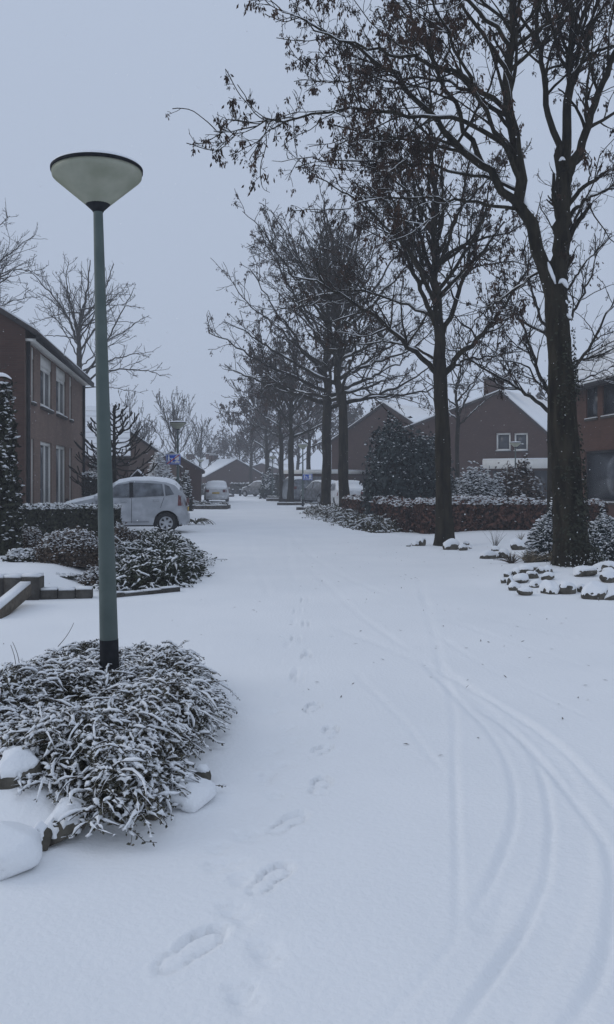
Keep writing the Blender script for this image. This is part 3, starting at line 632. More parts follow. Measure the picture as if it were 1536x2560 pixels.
m = 3.9/4.3; sl = math.hypot(1, m); dirs = np.array([1/sl, 0, m/sl]); nrm = np.array([-m/sl, 0, 1/sl]); o0 = np.array([-0.36, 0, E - 0.36*m + 0.02])
roof = MB().prism([(-0.36, A0-0.2, o0[2]-0.12), (4.3, A0-0.2, E+3.9-0.12), (4.3, A0-0.2, E+3.9), (-0.36, A0-0.2, o0[2])], (0, A1-A0+0.4, 0)).build('roof', TILE, hr)
MB().prism([(8.96, A0-0.2, o0[2]-0.12), (4.3, A0-0.2, E+3.9-0.12), (4.3, A0-0.2, E+3.9), (8.96, A0-0.2, o0[2])], (0, A1-A0+0.4, 0)).build('roof_slope', TILE, hr)
Lr = (4.3+0.36)*sl; nc = 16; step = Lr/nc; ny = 150; yy = np.linspace(A0-0.2, A1+0.2, ny)
for i in range(nc):         # pan tile courses: wavy lower edges left dark, snow lying on each
    wv = 0.022*np.sin(yy*2*math.pi/0.25)
    lo = o0 + dirs*(i*step); hi = o0 + dirs*((i+1)*step + 0.04)
    def row(p, off): return np.stack([p[0]+nrm[0]*off, yy, p[2]+nrm[2]*off], -1)
    k = np.arange(ny-1)[:, None]; q = np.concatenate([np.concatenate([k, k+1, k+1+ny, k+ny], 1), np.concatenate([k+ny, k+1+ny, k+1+2*ny, k+2*ny], 1)])
    MB().add(np.concatenate([row(lo, 0.002 + 0*wv), row(lo, 0.065+wv), row(hi, 0.02+wv*0.4)]), q).build('tile_course', TILE, roof)
    lo2 = lo + dirs*0.045; ws = wv*0.35
    MB().add(np.concatenate([row(lo2, 0.05+ws), row(lo2, 0.105+ws+0.012*noise2(yy*3, yy*0+i, 5)), row(hi, 0.085+ws)]), q).build('roof_snow', SNOW, roof)

# gable houses across the side street on the right
def s_on(px, O, a):   # distance along a gable wall through O, turned by -a, at photo column px
    k = (px - CX) / F; return (k*O[1] - O[0]) / (math.cos(a) + k*math.sin(a))
def z_on(py, s, O, a): return CH + (HY - py) / F * (O[1] - s*math.sin(a))
def gable_house(label, apex, d, a, left, right, eave_l, eave_r, length, mat, wins=(), name='brick_house', base=-0.1, snow=0.09, chim=(), frame=WHITE):
    P = W(apex[0], apex[1], d); O = P[:2]; rz = -a
    h = thing(name, label, 'house', (O[0], O[1], 0), rz)
    R = P[2] - 0.16
    ops = []
    for (x0, x1, y0, y1) in wins:
        s0, s1 = s_on(x0, O, a), s_on(x1, O, a); ops.append((s0-left, s1-left, z_on(y1, s0, O, a), z_on(y0, s0, O, a)))
    wm = MB(); top = lambda u: float(np.interp(u, [left, 0, right], [eave_l, R, eave_r]))
    us = sorted({left, 0.0, right, *[o[0]+left for o in ops], *[o[1]+left for o in ops]})
    for a_, b_ in zip(us[:-1], us[1:]):
        z = base
        for o in sorted([o for o in ops if o[0]+left < (a_+b_)/2 < o[1]+left], key=lambda o: o[2]):
            wm.add([(a_,0,z),(b_,0,z),(b_,0,o[2]),(a_,0,o[2])], [(0,1,2,3)]); z = o[3]
        wm.add([(a_,0,z),(b_,0,z),(b_,0,top(b_)),(a_,0,top(a_))], [(0,1,2,3)])
    for o in ops:
        p = [(o[0]+left,0,o[2]),(o[1]+left,0,o[2]),(o[1]+left,0,o[3]),(o[0]+left,0,o[3])]
        for i in range(4):
            u_, v_ = p[i], p[(i+1) % 4]; wm.add([u_, v_, (v_[0],.14,v_[2]), (u_[0],.14,u_[2])], [(0,1,2,3)])
    wm.add([(left,length,base),(right,length,base),(right,length,eave_r),(0,length,R),(left,length,eave_l)], np.array([(2,1,0),(3,2,0),(4,3,0)]))
    wm.add([(left,0,base),(left,length,base),(left,length,eave_l),(left,0,eave_l)], [(0,3,2,1)]); wm.add([(right,0,base),(right,length,base),(right,length,eave_r),(right,0,eave_r)], [(0,1,2,3)])
    wm.build('wall', mat, h)
    for o in ops: window(h, (left,0,0), (1,0,0), (0,-1,0), *o, frame=frame, fw=0.11, sill=CONC, curtain=False)
    gable_roof(h, left, right, 0, 0, length, eave_l, eave_r, R, over=0.25, t=0.16, snow=snow, verge=0.12)
    for c in chim: chimney(h, *c, mat=mat)
    return h
aM = math.radians(32)
hm = gable_house('dusky red brick gable house with two small white windows behind the russet hedge', (1252, 976), 58, aM, -8.0, 4.6, 4.75, 3.15, 12, BRICKD,
    wins=[(1241, 1277, 1083, 1127), (1286, 1320, 1083, 1127)], chim=[(-0.9, 1.2, 6.6, 8.35, 1.15, 0.8)])
O = W(1252, 976, 58)[:2]; s0, s1 = s_on(1214, O, aM), s_on(1385, O, aM); za, zb = z_on(1150, s0, O, aM), z_on(1172, s0, O, aM)
MB().box((s0, -0.55, zb), (s1, -0.003, za)).build('porch_fascia', WHITE, hm); MB().box((s0+0.02, -0.53, za+0.003), (s1-0.02, -0.01, za+0.07)).build('porch_snow', SNOW, hm)
for k in range(4):
    x = s0 + 0.25 + (s1-s0-0.5)*k/3; MB().box((x-0.06, -0.30, -0.1), (x+0.06, -0.18, zb-0.002)).build('porch_post', WHITE, hm)
    if k < 3: MB().box((x+0.3, -0.06, 0.2), (x+1.25, -0.004, zb-0.15)).build('porch_pane', GLASS, hm)
h2 = gable_house('brick gable house with small chimney behind the paired street trees', (960, 1007), 67, aM, -4.6, 4.4, 4.6, 4.5, 11, BRICKD, chim=[(-1.2, 2.0, 6.3, 7.65, 0.75, 0.6)])
# flat garage on that house
O2 = W(960, 1007, 67)[:2]; g0, g1 = s_on(800, O2, aM) , s_on(921, O2, aM)
MB().box((g0, -5.0, -0.1), (g1, -0.004, 2.05)).build('garage_wall', BRICKD, h2); MB().box((g0-0.1, -5.15, 2.053), (g1+0.1, 0.0, 2.27)).build('garage_fascia', WHITE, h2)
MB().box((g0-0.08, -5.1, 2.273), (g1+0.08, -0.05, 2.36)).build('garage_snow', SNOW, h2)
gd = MB()
for k in range(12): gd.box((g1-2.75+k*0.2, -5.06, 0.0), (g1-2.75+k*0.2+0.17, -5.004, 1.85))
gd.build('garage_door', M('garage_grey', (0.13, 0.14, 0.16), (0.17, 0.18, 0.2), 3, 0.6), h2)

# left background houses
gable_house('brown brick gable of a low house behind the monkey puzzle tree', (318, 1072), 54, math.radians(-10), -3.4, 3.2, 2.5, 2.3, 10, BRICKL, snow=0.08)
gable_house('low brick outbuilding with snowy roof right of the left sign', (430, 1128), 60, math.radians(-8), -2.2, 2.0, 2.2, 2.2, 8, BRICKD, snow=0.08)
gable_house('hazy brick house at the far end of street with broad snowy left roof', (592, 1148), 112, math.radians(-38), -4.6, 4.2, 2.0, 2.2, 14, BRICKD, snow=0.12, chim=[(-0.3, 5.0, 3.4, 4.9, 0.9, 0.7)])
gable_house('farther hazy house with snowy roof and chimney peeking above the roof before it', (545, 1144), 132, math.radians(-38), -5.0, 4.0, 2.2, 2.6, 12, BRICKD, snow=0.12, chim=[(-0.6, 1.0, 4.2, 5.6, 1.2, 0.8)])
gable_house('faint far house closing the street behind the bollards', (655, 1158), 138, math.radians(20), -6.5, 6.0, 2.3, 2.3, 12, BRICKD, snow=0.12, wins=[(618, 630, 1196, 1212), (640, 652, 1196, 1212)])
gable_house('pale hazy house beyond the small far bare tree', (484, 1150), 120, math.radians(-30), -4.0, 4.0, 2.4, 2.4, 10, BRICKD, snow=0.12, chim=[(0.0, 1.0, 3.8, 5.2, 1.0, 0.7)])
# house whose big snowy roof faces the camera
hs = thing('brick_house', 'house with a broad snow-white tiled roof showing beside the lamp post', 'house', W(213, HY, 47)*np.array([1,1,0]) + np.array([0,0,-0.1]), math.radians(12.5))
xw = (320-213)/F*47
MB().box((0, 0.3, 0), (xw, 8, 2.75)).build('wall', BRICKD, hs)
p = [(-0.15, 0, 2.75), (xw+0.15, 0, 2.75), (xw+0.15, 4.2, 5.75), (-0.15, 4.2, 5.75)]
rs_ = MB().prism(p, (0, 0, 0.15)).build('roof_slope', TILE, hs)
for k in range(9):
    y0, y1 = k*4.2/9+0.06, (k+1)*4.2/9+0.0; z0, z1 = 2.75+0.15+3.0*y0/4.2, 2.75+0.15+3.0*y1/4.2
    MB().prism([(-0.1, y0, z0+0.004), (xw+0.1, y0, z0+0.004), (xw+0.1, y1, z1+0.004), (-0.1, y1, z1+0.004)], (0, -0.02, 0.06)).build('roof_snow', SNOW, rs_)
MB().prism([(-0.15, 8.4, 2.75), (xw+0.15, 8.4, 2.75), (xw+0.15, 4.2, 5.75), (-0.15, 4.2, 5.75)], (0, 0, 0.15)).build('roof_slope', TILE, hs)
MB().prism([(0,0.3,2.75),(0,8,2.75),(0,4.2,5.7)], (xw,0,0)).build('attic_wall', BRICKD, hs)

# ------------------------------------------------------------------ street lamps and signs
def lamp_parts(root):
    prof = [(0.061, -0.3), (0.061, 0.0), (0.060, 0.42)]; MB().lathe(prof, 16).build('base_sleeve', POLEB, root, smooth=True)
    MB().lathe([(0.0585, 0.40), (0.0585, 0.42), (0.030, 3.16)], 16).build('pole', POLE, root, smooth=True)
    MB().lathe([(0.0, 3.138), (0.033, 3.138), (0.038, 3.148), (0.078, 3.186), (0.078, 3.196), (0.0, 3.196)], 28).build('collar', POLEB, root)
    MB().lathe([(0.0755, 3.184), (0.270, 3.352), (0.279, 3.362), (0.282, 3.398), (0.0, 3.402)], 48).build('bowl', BOWL, root)
    MB().lathe([(0.276, 3.392), (0.2875, 3.392), (0.2885, 3.410), (0.26, 3.422), (0.0, 3.440)], 48).build('lid', POLEB, root)
    MB().lathe([(0.281, 3.416), (0.274, 3.430), (0.24, 3.446), (0.1, 3.464), (0.0, 3.468)], 40).build('snow_cap', SNOW, root, smooth=True)
DL = 5.6
xb = (277 - CX)/F*DL
lamp = thing('street_lamp', 'near street lamp with green pole and cone bowl standing in the snowy shrub', 'street lamp', (xb, DL, 0.03), 0, 'street lamps')
lamp_parts(lamp); lamp.rotation_euler = (0, math.radians(-1.45), 0)
def far_lamp(px, d, label, s=1.0):
    o = copy_tree(lamp, None, ((px-CX)/F*d, d, 0.0), 0, (s, s, s), label); o.rotation_euler = (0, 0, 0); return o
FL = far_lamp(445, 33, 'street lamp carrying the crossed-out blue sign behind the silver hatchback', 1.08)
FR = far_lamp(757.5, 51, 'street lamp with the blue home-zone sign beside the paired trees', 1.06)
far_lamp(682, 71, 'farther street lamp between the hazy trunks right of the street', 1.03)
far_lamp(1289, 46, 'slim street lamp in front of the gable house windows', 1.03)
far_lamp(503, 88, 'farthest hazy street lamp before the small bare tree', 1.08)
def sign(c, w, h, label, crossed):
    o = thing('traffic_sign', label, 'sign', c)
    MB().box((0, -0.012, 0), (w, 0, h)).build('plate', BLUE, o)
    b = 0.016
    MB().box((b,-0.0145,b),(w-b,-0.0125,b*1.8)).box((b,-0.0145,h-b*1.8),(w-b,-0.0125,h-b)).box((b,-0.0145,b*1.8),(b*1.8,-0.0125,h-b*1.8)).box((w-b*1.8,-0.0145,b*1.8),(w-b,-0.0125,h-b*1.8)).build('border', SIGNW, o)
    def shape(name, polys):
        mb = MB()
        for p in polys: mb.prism([(x*w, -0.0125, z*h) for x, z in p], (0, -0.003, 0))
        mb.build(name, SIGNW, o)
    circ = lambda cx, cz, r: [(cx + r*math.cos(a)*h/w, cz + r*math.sin(a)) for a in np.arange(0, 6.28, 0.63)]
    shape('house_symbol', [[(.62,.42),(.90,.42),(.90,.70),(.62,.70)], [(.58,.70),(.94,.70),(.76,.92)]])
    shape('person_symbol', [circ(.20,.84,.075), [(.15,.50),(.25,.50),(.26,.76),(.14,.76)], [(.12,.16),(.17,.16),(.21,.50),(.15,.50)], [(.24,.18),(.29,.16),(.25,.50),(.20,.50)], [(.25,.70),(.36,.58),(.34,.54),(.24,.64)]])
    shape('child_symbol', [circ(.42,.60,.06), [(.38,.34),(.46,.34),(.47,.54),(.37,.54)], [(.37,.14),(.41,.14),(.43,.34),(.38,.34)], [(.45,.16),(.49,.14),(.46,.34),(.42,.34)]])
    shape('ball_symbol', [circ(.54,.20,.05)])
    shape('car_symbol', [[(.60,.18),(.93,.18),(.93,.30),(.60,.30)], [(.66,.30),(.88,.30),(.84,.39),(.70,.39)], circ(.67,.17,.05), circ(.86,.17,.05)])
    if crossed: MB().prism([(w*.06,-0.0165,h*.08),(w*.14,-0.0165,h*.05),(w*.95,-0.0165,h*.92),(w*.87,-0.0165,h*.95)], (0,-0.003,0)).build('red_stroke', RED, o)
    MB().box((w*.45, 0.0, h*.3), (w*.55, 0.03, h*.36)).box((w*.45, 0.0, h*.7), (w*.55, 0.03, h*.76)).build('bracket', POLE, o)
    MB().box((0.01, -0.014, h+0.002), (w-0.01, 0.004, h+0.03)).build('snow', SNOW, o)
    return o
p = W(415, 1161, 32.9); sign(p, 37/F*32.9, 25/F*32.9, 'blue home-zone sign with red stroke on the lamp behind the hatchback', True)
p = W(757.5, 1200, 50.85); sign(p, 24/F*51, 14.5/F*51, 'small blue home-zone sign on the lamp right of the street', False)

# ------------------------------------------------------------------ cars
def car(name, label, loc, rz, paint_m, prof, belt, L, half=0.83, wheels=(0.70, 3.08), wr=0.295, glass=(), seams=(), pillars=(), handles=(), snow=0.05, rear_glass=None, plate=True, cat='car', frontglass=None, tail_z=(0.78, 1.12), scale=1.0):
    """nose at x=0, tail at x=L, side towards -Y"""
    root = thing(name, label, cat, loc, rz); root.scale = (scale,)*3
    px, pz = np.array(prof).T; bx, bz = np.array(belt).T
    xs = np.unique(np.concatenate([np.arange(0, L+1e-6, 0.05), [L], px, *[np.linspace(w-wr-0.07, w+wr+0.07, 15) for w in wheels]])); xs = xs[(xs >= 0) & (xs <= L)]
    ztop = np.interp(xs, px, pz); zt2 = np.convolve(np.pad(ztop, 2, mode='edge'), [.1,.2,.4,.2,.1], 'valid'); ztop = np.where((xs > 0.1) & (xs < L-0.1), zt2, ztop)
    zbelt = np.minimum(np.interp(xs, bx, bz), ztop - 0.02)
    zb = np.full(len(xs), 0.24); ar = wr + 0.06
    for w in wheels: k = np.abs(xs-w) < ar; zb[k] = np.maximum(zb[k], wr + np.sqrt(ar**2 - (xs[k]-w)**2) - 0.0)
    endf = 1 - 0.20*np.clip(np.abs(xs - L/2)/(L/2), 0, 1)**7 - 0.10*np.clip((0.5-xs)/0.5, 0, 1)**2
    wid = half*endf
    def halfw(i, z):
        b, t, w = zbelt[i], ztop[i], wid[i]
        if z <= b: u = (z-0.24)/max(b-0.24, .1); return w*(0.93 + 0.07*math.sin(math.pi*min(max(u*0.85+0.1, 0), 1)))
        return w*0.955 - 0.30*(z-b)
    ringN = []
    for i in range(len(xs)):
        b, t = zbelt[i], ztop[i]; ring = []
        for u in (0, .12, .3, .5, .7, .88, 1): z = zb[i]+(b-zb[i])*u; ring.append((halfw(i, z), z))
        rc = min(0.10, (t-b)*0.5)
        for u in (.25, .5, .75, 1): z = b+(t-rc-b)*u; ring.append((halfw(i, z), z))
        wt = halfw(i, t-rc); ring += [(wt-0.03, t-rc*0.45), (wt-0.09, t-rc*0.12), (wt*0.6, t+0.008), (0, t+0.02)]
        ringN.append(ring)
    RG = np.array(ringN); n, k, _ = RG.shape
    Pm = np.stack([np.repeat(xs[:, None], k, 1), -RG[..., 0], RG[..., 1]], -1); Pp = Pm * np.array([1, -1, 1]); full = np.concatenate([Pm, Pp[:, ::-1][:, 1:]], 1); kk = full.shape[1]
    i = np.arange(n-1)[:, None]*kk + np.arange(kk-1)[None]; fa = np.stack([i, i+1, i+kk+1, i+kk], -1).reshape(-1, 4)
    bm = MB().add(full, fa)
    for e in (0, n-1): c = full[e].mean(0); bm.add(np.vstack([full[e], c]), [(a, (a+1) % kk, kk) for a in range(kk)])
    bm.build('body', paint_m, root, smooth=True)
    MB().box((0.15, -half*0.86, 0.2), (L-0.15, half*0.86, 0.5)).build('underbody', BLACK, root)
    # snow: the same skin lifted where it faces up
    T1 = np.gradient(full, axis=0); T2 = np.gradient(full, axis=1); Nn = unit(np.cross(T2, T1)); Nn *= np.sign((Nn * (full - np.array([L/2, 0, 0.6]))).sum(-1, keepdims=True))
    th = snow * sstep(0.45, 0.85, Nn[..., 2] + 0.12*noise(full*6, 81)) * (0.8 + 0.3*noise(full*4, 82)); off = np.where(th > 0.002, th, 0.0)[..., None]
    MB().add(full + Nn*np.where(off > 0, 0.006, -0.03) + np.array([0, 0, 1.0])*off, fa).build('snow', SNOW, root, smooth=True)
    def side_pt(x, z, off, s):
        j = int(np.clip(np.searchsorted(xs, x), 0, n-1)); return (x, s*(halfw(j, z)+off), z)
    def side_patch(poly, off, s, mb):        # quad patch in (x,z), finely divided so that it follows the skin
        (a, b, c, d) = [np.array(q) for q in poly]; g = []
        for u in np.linspace(0, 1, 9):
            for v in np.linspace(0, 1, 5): q = (a*(1-u)+b*u)*(1-v) + (d*(1-u)+c*u)*v; g.append(side_pt(q[0], q[1], off, s))
        f = [(r*5+c_, r*5+c_+1, r*5+c_+6, r*5+c_+5) for r in range(8) for c_ in range(4)]; mb.add(g, f)
    for s in (-1, 1):
        for q in glass: mb = MB(); side_patch(q, 0.010, s, mb); mb.build('side_window', CARGL, root, smooth=True)
        mb = MB()
        for (x0, z0, x1, z1) in seams:
            for u in np.linspace(0, 1, 9)[:-1]:
                v = u + 1/8; a = (x0+(x1-x0)*u, z0+(z1-z0)*u); b = (x0+(x1-x0)*v, z0+(z1-z0)*v); dx, dz = (0.006, 0) if abs(x1-x0) < abs(z1-z0) else (0, 0.006)
                mb.add([side_pt(a[0]-dx, a[1]-dz, .004, s), side_pt(b[0]-dx, b[1]-dz, .004, s), side_pt(b[0]+dx, b[1]+dz, .004, s), side_pt(a[0]+dx, a[1]+dz, .004, s)], [(0,1,2,3)])
        if seams: mb.build('door_seam', BLACK, root)
        for q in pillars: mb = MB(); side_patch(q, 0.012, s, mb); mb.build('pillar', BLACK, root)
        for (x, z) in handles:
            y = side_pt(x, z, 0, s)[1]; MB().box((x-.09, min(y-.012*s, y+.03*s), z-.018), (x+.09, max(y-.012*s, y+.03*s), z+.018)).build('door_handle', paint_m, root)
        y = side_pt(1.15, 1.0, 0, s)[1] if L > 3 else half*s
        MB().box((1.10, min(y+.01*s, y+.16*s), 0.93), (1.26, max(y+.01*s, y+.16*s), 1.06)).build('mirror', paint_m, root)
        q = [(L-.25, tail_z[0]), (L-.09, tail_z[0]), (L-.12, tail_z[1]-.06), (L-.24, tail_z[1]-.04)]; mb = MB(); side_patch(q, 0.012, s, mb)
        w0 = wid[-1]; mb.box((L-0.01, min(s*w0*.70, s*w0*.99), tail_z[0]), (L+0.012, max(s*w0*.70, s*w0*.99), min(tail_z[1], tail_z[0]+.2))); mb.build('tail_light', TAIL, root)
        q = [(.06, .62), (.42, .70), (.50, .80), (.16, .73)]; mb = MB(); side_patch(q, 0.012, s, mb); mb.build('headlight', HEADL, root, smooth=True)
        for w in wheels:
            wo = MB().lathe([(wr*.62, -.10), (wr*.92, -.10), (wr, -.06), (wr, .06), (wr*.92, .10), (wr*.62, .10), (wr*.62, -.10)], 28, (w, s*(half-0.115), wr), 'y').build('wheel', BLACK, root, smooth=False)
            ysd = s*(half-0.02); rm = MB().lathe([(0.0, 0.012), (wr*.60, 0.0), (wr*.64, -0.02)], 30, (w, ysd, wr), 'y'); rm.build('rim', RIM, wo)
            hb = MB()
            for a in np.arange(6)*math.pi/3 + 0.3:
                pts = [(w+r_*wr*math.cos(a+da), ysd+s*0.014 if False else ysd + s*0.016, wr+r_*wr*math.sin(a+da)) for r_, da in ((.22, 0), (.50, -.28), (.53, 0), (.50, .28))]
                hb.prism(pts, (0, -s*0.004, 0))
            hb.build('rim_opening', BLACK, wo)
            ln = MB(); aa = np.linspace(-.35, math.pi+.35, 16)
            ln.add([(w+ar*math.cos(t), s*y_, wr+ar*math.sin(t)) for t in aa for y_ in (half*.96, half*.35)], [(2*j, 2*j+2, 2*j+3, 2*j+1) for j in range(15)]); ln.add([(w+ar*math.cos(t), s*half*.6, wr+ar*math.sin(t)) for t in aa]+[(w, s*half*.6, wr)], [(j, j+1, 16) for j in range(15)])
            ln.build('wheel_arch', BLACK, root)
    # windscreen and rear window lie on the top skin
    for nm, rg in (('rear_window', rear_glass), ('windscreen', frontglass)):
        if rg is None: continue
        g = []
        for x in np.linspace(rg[0], rg[1], 7):
            t = np.interp(x, xs, ztop); w = np.interp(x, xs, wid)*rg[2]
            for y in np.linspace(-w, w, 7): g.append((x + (0.012 if nm == 'rear_window' else -0.012), y, t + 0.028 - 0.02*(y/w)**2))
        MB().add(g, [(r*7+c, r*7+c+1, r*7+c+8, r*7+c+7) for r in range(6) for c in range(6)]).build(nm, CARGL, root, smooth=True)
    if plate: MB().box((L+0.002, -0.26, 0.62), (L+0.022, 0.26, 0.73)).build('number_plate', PLATE, root)
    MB().box((L-0.05, -half*0.80, 0.30), (L+0.035, half*0.80, 0.52)).build('bumper', paint_m, root)
    return root
HPROF = [(0,.60),(.04,.72),(.30,.86),(.85,.98),(1.05,1.03),(1.72,1.46),(2.1,1.545),(2.7,1.54),(3.1,1.485),(3.32,1.40),(3.48,1.22),(3.58,1.0),(3.64,.82),(3.65,.55)]
HBELT = [(0,.56),(.3,.78),(1.0,.93),(2.2,.985),(3.45,1.06),(3.65,.6)]
GL = [[(1.24,1.0),(2.06,1.02),(2.04,1.42),(1.70,1.37)], [(2.17,1.02),(3.02,1.06),(2.96,1.40),(2.15,1.44)], [(3.06,1.06),(3.30,1.10),(3.16,1.33),(3.02,1.39)]]
PIL = [[(2.06,1.01),(2.17,1.02),(2.15,1.44),(2.04,1.44)]]
SEAM = [(2.12,.30,2.12,1.0),(1.18,.32,1.14,.95),(2.92,.72,3.02,1.02),(1.18,.33,2.6,.33)]
cd = 25.6; cr = np.array([(470-CX)/F*cd, cd])
ca = STREET - 0.02
hatch = car('parked_car', 'snow-dusted silver hatchback parked nose to the brick house behind the hedge', (cr[0] - 3.65*math.cos(ca), cr[1] - 3.65*math.sin(ca), 0.0), ca, SILVER, HPROF, HBELT, 3.65,
    glass=GL, seams=SEAM, pillars=PIL, handles=[(1.90,.90),(2.80,.93)], rear_glass=(3.33, 3.47, 0.80), frontglass=(1.12, 1.66, 0.84))
SPROF = [(0,.58),(.06,.70),(.4,.84),(1.25,.94),(1.45,.98),(2.15,1.40),(2.5,1.455),(3.1,1.44),(3.5,1.33),(3.95,1.08),(4.28,1.02),(4.36,.92),(4.40,.55)]
SBELT = [(0,.55),(.4,.76),(1.3,.88),(3.9,.98),(4.3,.95),(4.4,.55)]
SGL = [[(1.62,.95),(2.5,.97),(2.48,1.36),(2.12,1.32)], [(2.58,.97),(3.55,1.0),(3.25,1.30),(2.56,1.37)]]
kw = dict(glass=SGL, seams=[(2.54,.32,2.54,.95)], handles=[(2.35,.86)], wheels=(.82, 3.45), rear_glass=(3.32, 3.98, 0.72), frontglass=(1.5, 2.12, 0.84), tail_z=(.72, .95))
d = 62; car('parked_car', 'white saloon seen from behind, parked beyond the long planter', ((519-CX)/F*d+0.3, d+4.3, 0), -math.pi/2 + STREET*0.6, WPAINT, SPROF, SBELT, 4.4, half=0.86, snow=0.06, **kw)
d = 50; car('parked_car', 'snow-covered white car whose roof shows over the low end of russet hedge', ((866-CX)/F*d-.3, d+1.2, 0), math.radians(-84), WPAINT, SPROF, SBELT, 4.4, half=0.86, snow=0.09, **kw)
VPROF = [(0,.7),(.05,.95),(.5,1.08),(1.0,1.14),(1.6,1.72),(2.0,1.80),(3.6,1.78),(4.05,1.70),(4.25,1.2),(4.3,.6)]
VBELT = [(0,.65),(.5,1.0),(1.1,1.08),(4.1,1.12),(4.3,.6)]
VGL = [[(1.45,1.12),(2.2,1.13),(2.2,1.62),(1.75,1.58)], [(2.3,1.13),(3.2,1.14),(3.2,1.62),(2.3,1.62)], [(3.3,1.14),(4.0,1.16),(3.9,1.60),(3.3,1.62)]]
vk = dict(glass=VGL, seams=[(2.25,.32,2.25,1.1)], handles=[(2.05,1.0)], wheels=(.85, 3.45), wr=0.34, rear_glass=(4.08, 4.22, 0.75), frontglass=(1.08, 1.55, 0.84), tail_z=(.95, 1.45))
d = 62; car('parked_van', 'dark grey people carrier parked behind the right-hand lamp', ((752-CX)/F*d-0.9, d+3.5, 0), math.radians(-75), GPAINT, VPROF, VBELT, 4.3, half=0.88, cat='van', snow=0.05, **vk)
d = 60; car('parked_car', 'dark hatchback left of the paired trunks with snow on its bonnet', ((792-CX)/F*d-0.6, d+1.0, 0), math.radians(-62), BPAINT, HPROF, HBELT, 3.65, snow=0.035, glass=GL, seams=SEAM, pillars=PIL, handles=[(1.9,.9)], rear_glass=(3.33, 3.47, 0.80), frontglass=(1.12, 1.66, 0.84))
d = 88; car('parked_car', 'small far car with a snowy bonnet left of the blue-green conifer', ((637-CX)/F*d-1.0, d+1.0, 0), math.radians(-40), BPAINT, HPROF, HBELT, 3.65, snow=0.06, glass=GL, rear_glass=(3.33, 3.47, 0.80), frontglass=(1.12, 1.66, 0.84))
d = 94; car('parked_car', 'low far car at the left kerb just before the bollards', ((561-CX)/F*d-1.6, d, 0), math.radians(75), GPAINT, HPROF, HBELT, 3.65, snow=0.06, glass=GL, rear_glass=(3.33, 3.47, 0.80), frontglass=(1.12, 1.66, 0.84))

# ------------------------------------------------------------------ stones
def ico(n=2):
    t = (1+5**.5)/2; v = [(-1,t,0),(1,t,0),(-1,-t,0),(1,-t,0),(0,-1,t),(0,1,t),(0,-1,-t),(0,1,-t),(t,0,-1),(t,0,1),(-t,0,-1),(-t,0,1)]
    f = [(0,11,5),(0,5,1),(0,1,7),(0,7,10),(0,10,11),(1,5,9),(5,11,4),(11,10,2),(10,7,6),(7,1,8),(3,9,4),(3,4,2),(3,2,6),(3,6,8),(3,8,9),(4,9,5),(2,4,11),(6,2,10),(8,6,7),(9,8,1)]
    v = [np.array(p)/np.linalg.norm(p) for p in v]
    for _ in range(n):
        c = {}; g = []
        def mid(a, b):
            k = (min(a, b), max(a, b))
            if k not in c: q = v[a]+v[b]; v.append(q/np.linalg.norm(q)); c[k] = len(v)-1
            return c[k]
        for a, b, d in f: x, y, z = mid(a, b), mid(b, d), mid(d, a); g += [(a,x,z),(b,y,x),(d,z,y),(x,y,z)]
        f = g
    return np.array(v), np.array(f)
ICO2, ICO3 = ico(2), ico(3)
def stone(px, by, w, h, label, seed, snow=1.0, group=None, deep=0.8, cover=0.30, flat=1.0):
    IV, IF = ICO3 if w > 60 else ICO2
    p = G(px, by)
    for _ in range(4): p = G(px, by, gz(p[0], p[1]))
    s = p[1]/F; rx = w*s/2; rz = h*s*0.62*flat; ry = rx*deep
    p[1] += ry*0.7; p[0] = (px-CX)/F*p[1]; z0 = gz(p[0], p[1])
    o = thing('stone', label, 'stone', (p[0], p[1], z0), 0, group)
    v = IV * (1 + 0.22*noise(IV*1.3+seed*7.1, 91) + 0.10*noise(IV*3.1+seed*3.3, 92))[:, None]
    for q in range(5):        # a few split faces
        r = np.random.default_rng(seed*13+q); nn = unit(r.normal(0, 1, 3)); dd = v @ nn; lim = 0.70; v = v - np.clip(dd-lim, 0, None)[:, None]*nn*0.92
    r = np.random.default_rng(seed*31); a1, a2 = r.uniform(-.38, .38, 2)*(0.15 if cover < -1 else 0.7); c1, s1, c2, s2 = math.cos(a1), math.sin(a1), math.cos(a2), math.sin(a2)
    v = v * np.array([rx, ry, rz]); v = v @ np.array([[c1, 0, s1], [0, 1, 0], [-s1, 0, c1]]) @ np.array([[1, 0, 0], [0, c2, -s2], [0, s2, c2]]); v[:, 2] += rz*0.40
    MB().add(v, IF).build('rock', STONE, o, smooth=True)
    fn = np.zeros_like(v); a, b, c = v[IF[:, 0]], v[IF[:, 1]], v[IF[:, 2]]; fnn = np.cross(b-a, c-a)
    for q in range(3): np.add.at(fn, IF[:, q], fnn)
    fn = unit(fn); sm = min(rx, 0.16)
    th = snow*sm*0.24*sstep(cover-0.2, cover+0.35, fn[:, 2] + 0.30*noise(v*(0.9/rx)+seed, 93) + 0.12*noise(v*(2.6/rx)+seed, 94))
    k_ = 0.75 if cover < -1 else 0.0; MB().add(v + np.where(th > 0.001, 0.004 + k_*th, -0.02)[:, None]*fn + np.stack([0*th, 0*th, th*(1-k_*.5)], -1), IF).build('snow_cap', SNOW, o, smooth=True)
    return o
def cs(x): return 1000 + x/2.7687
def cyy(y): return 1250 + y/2.7687
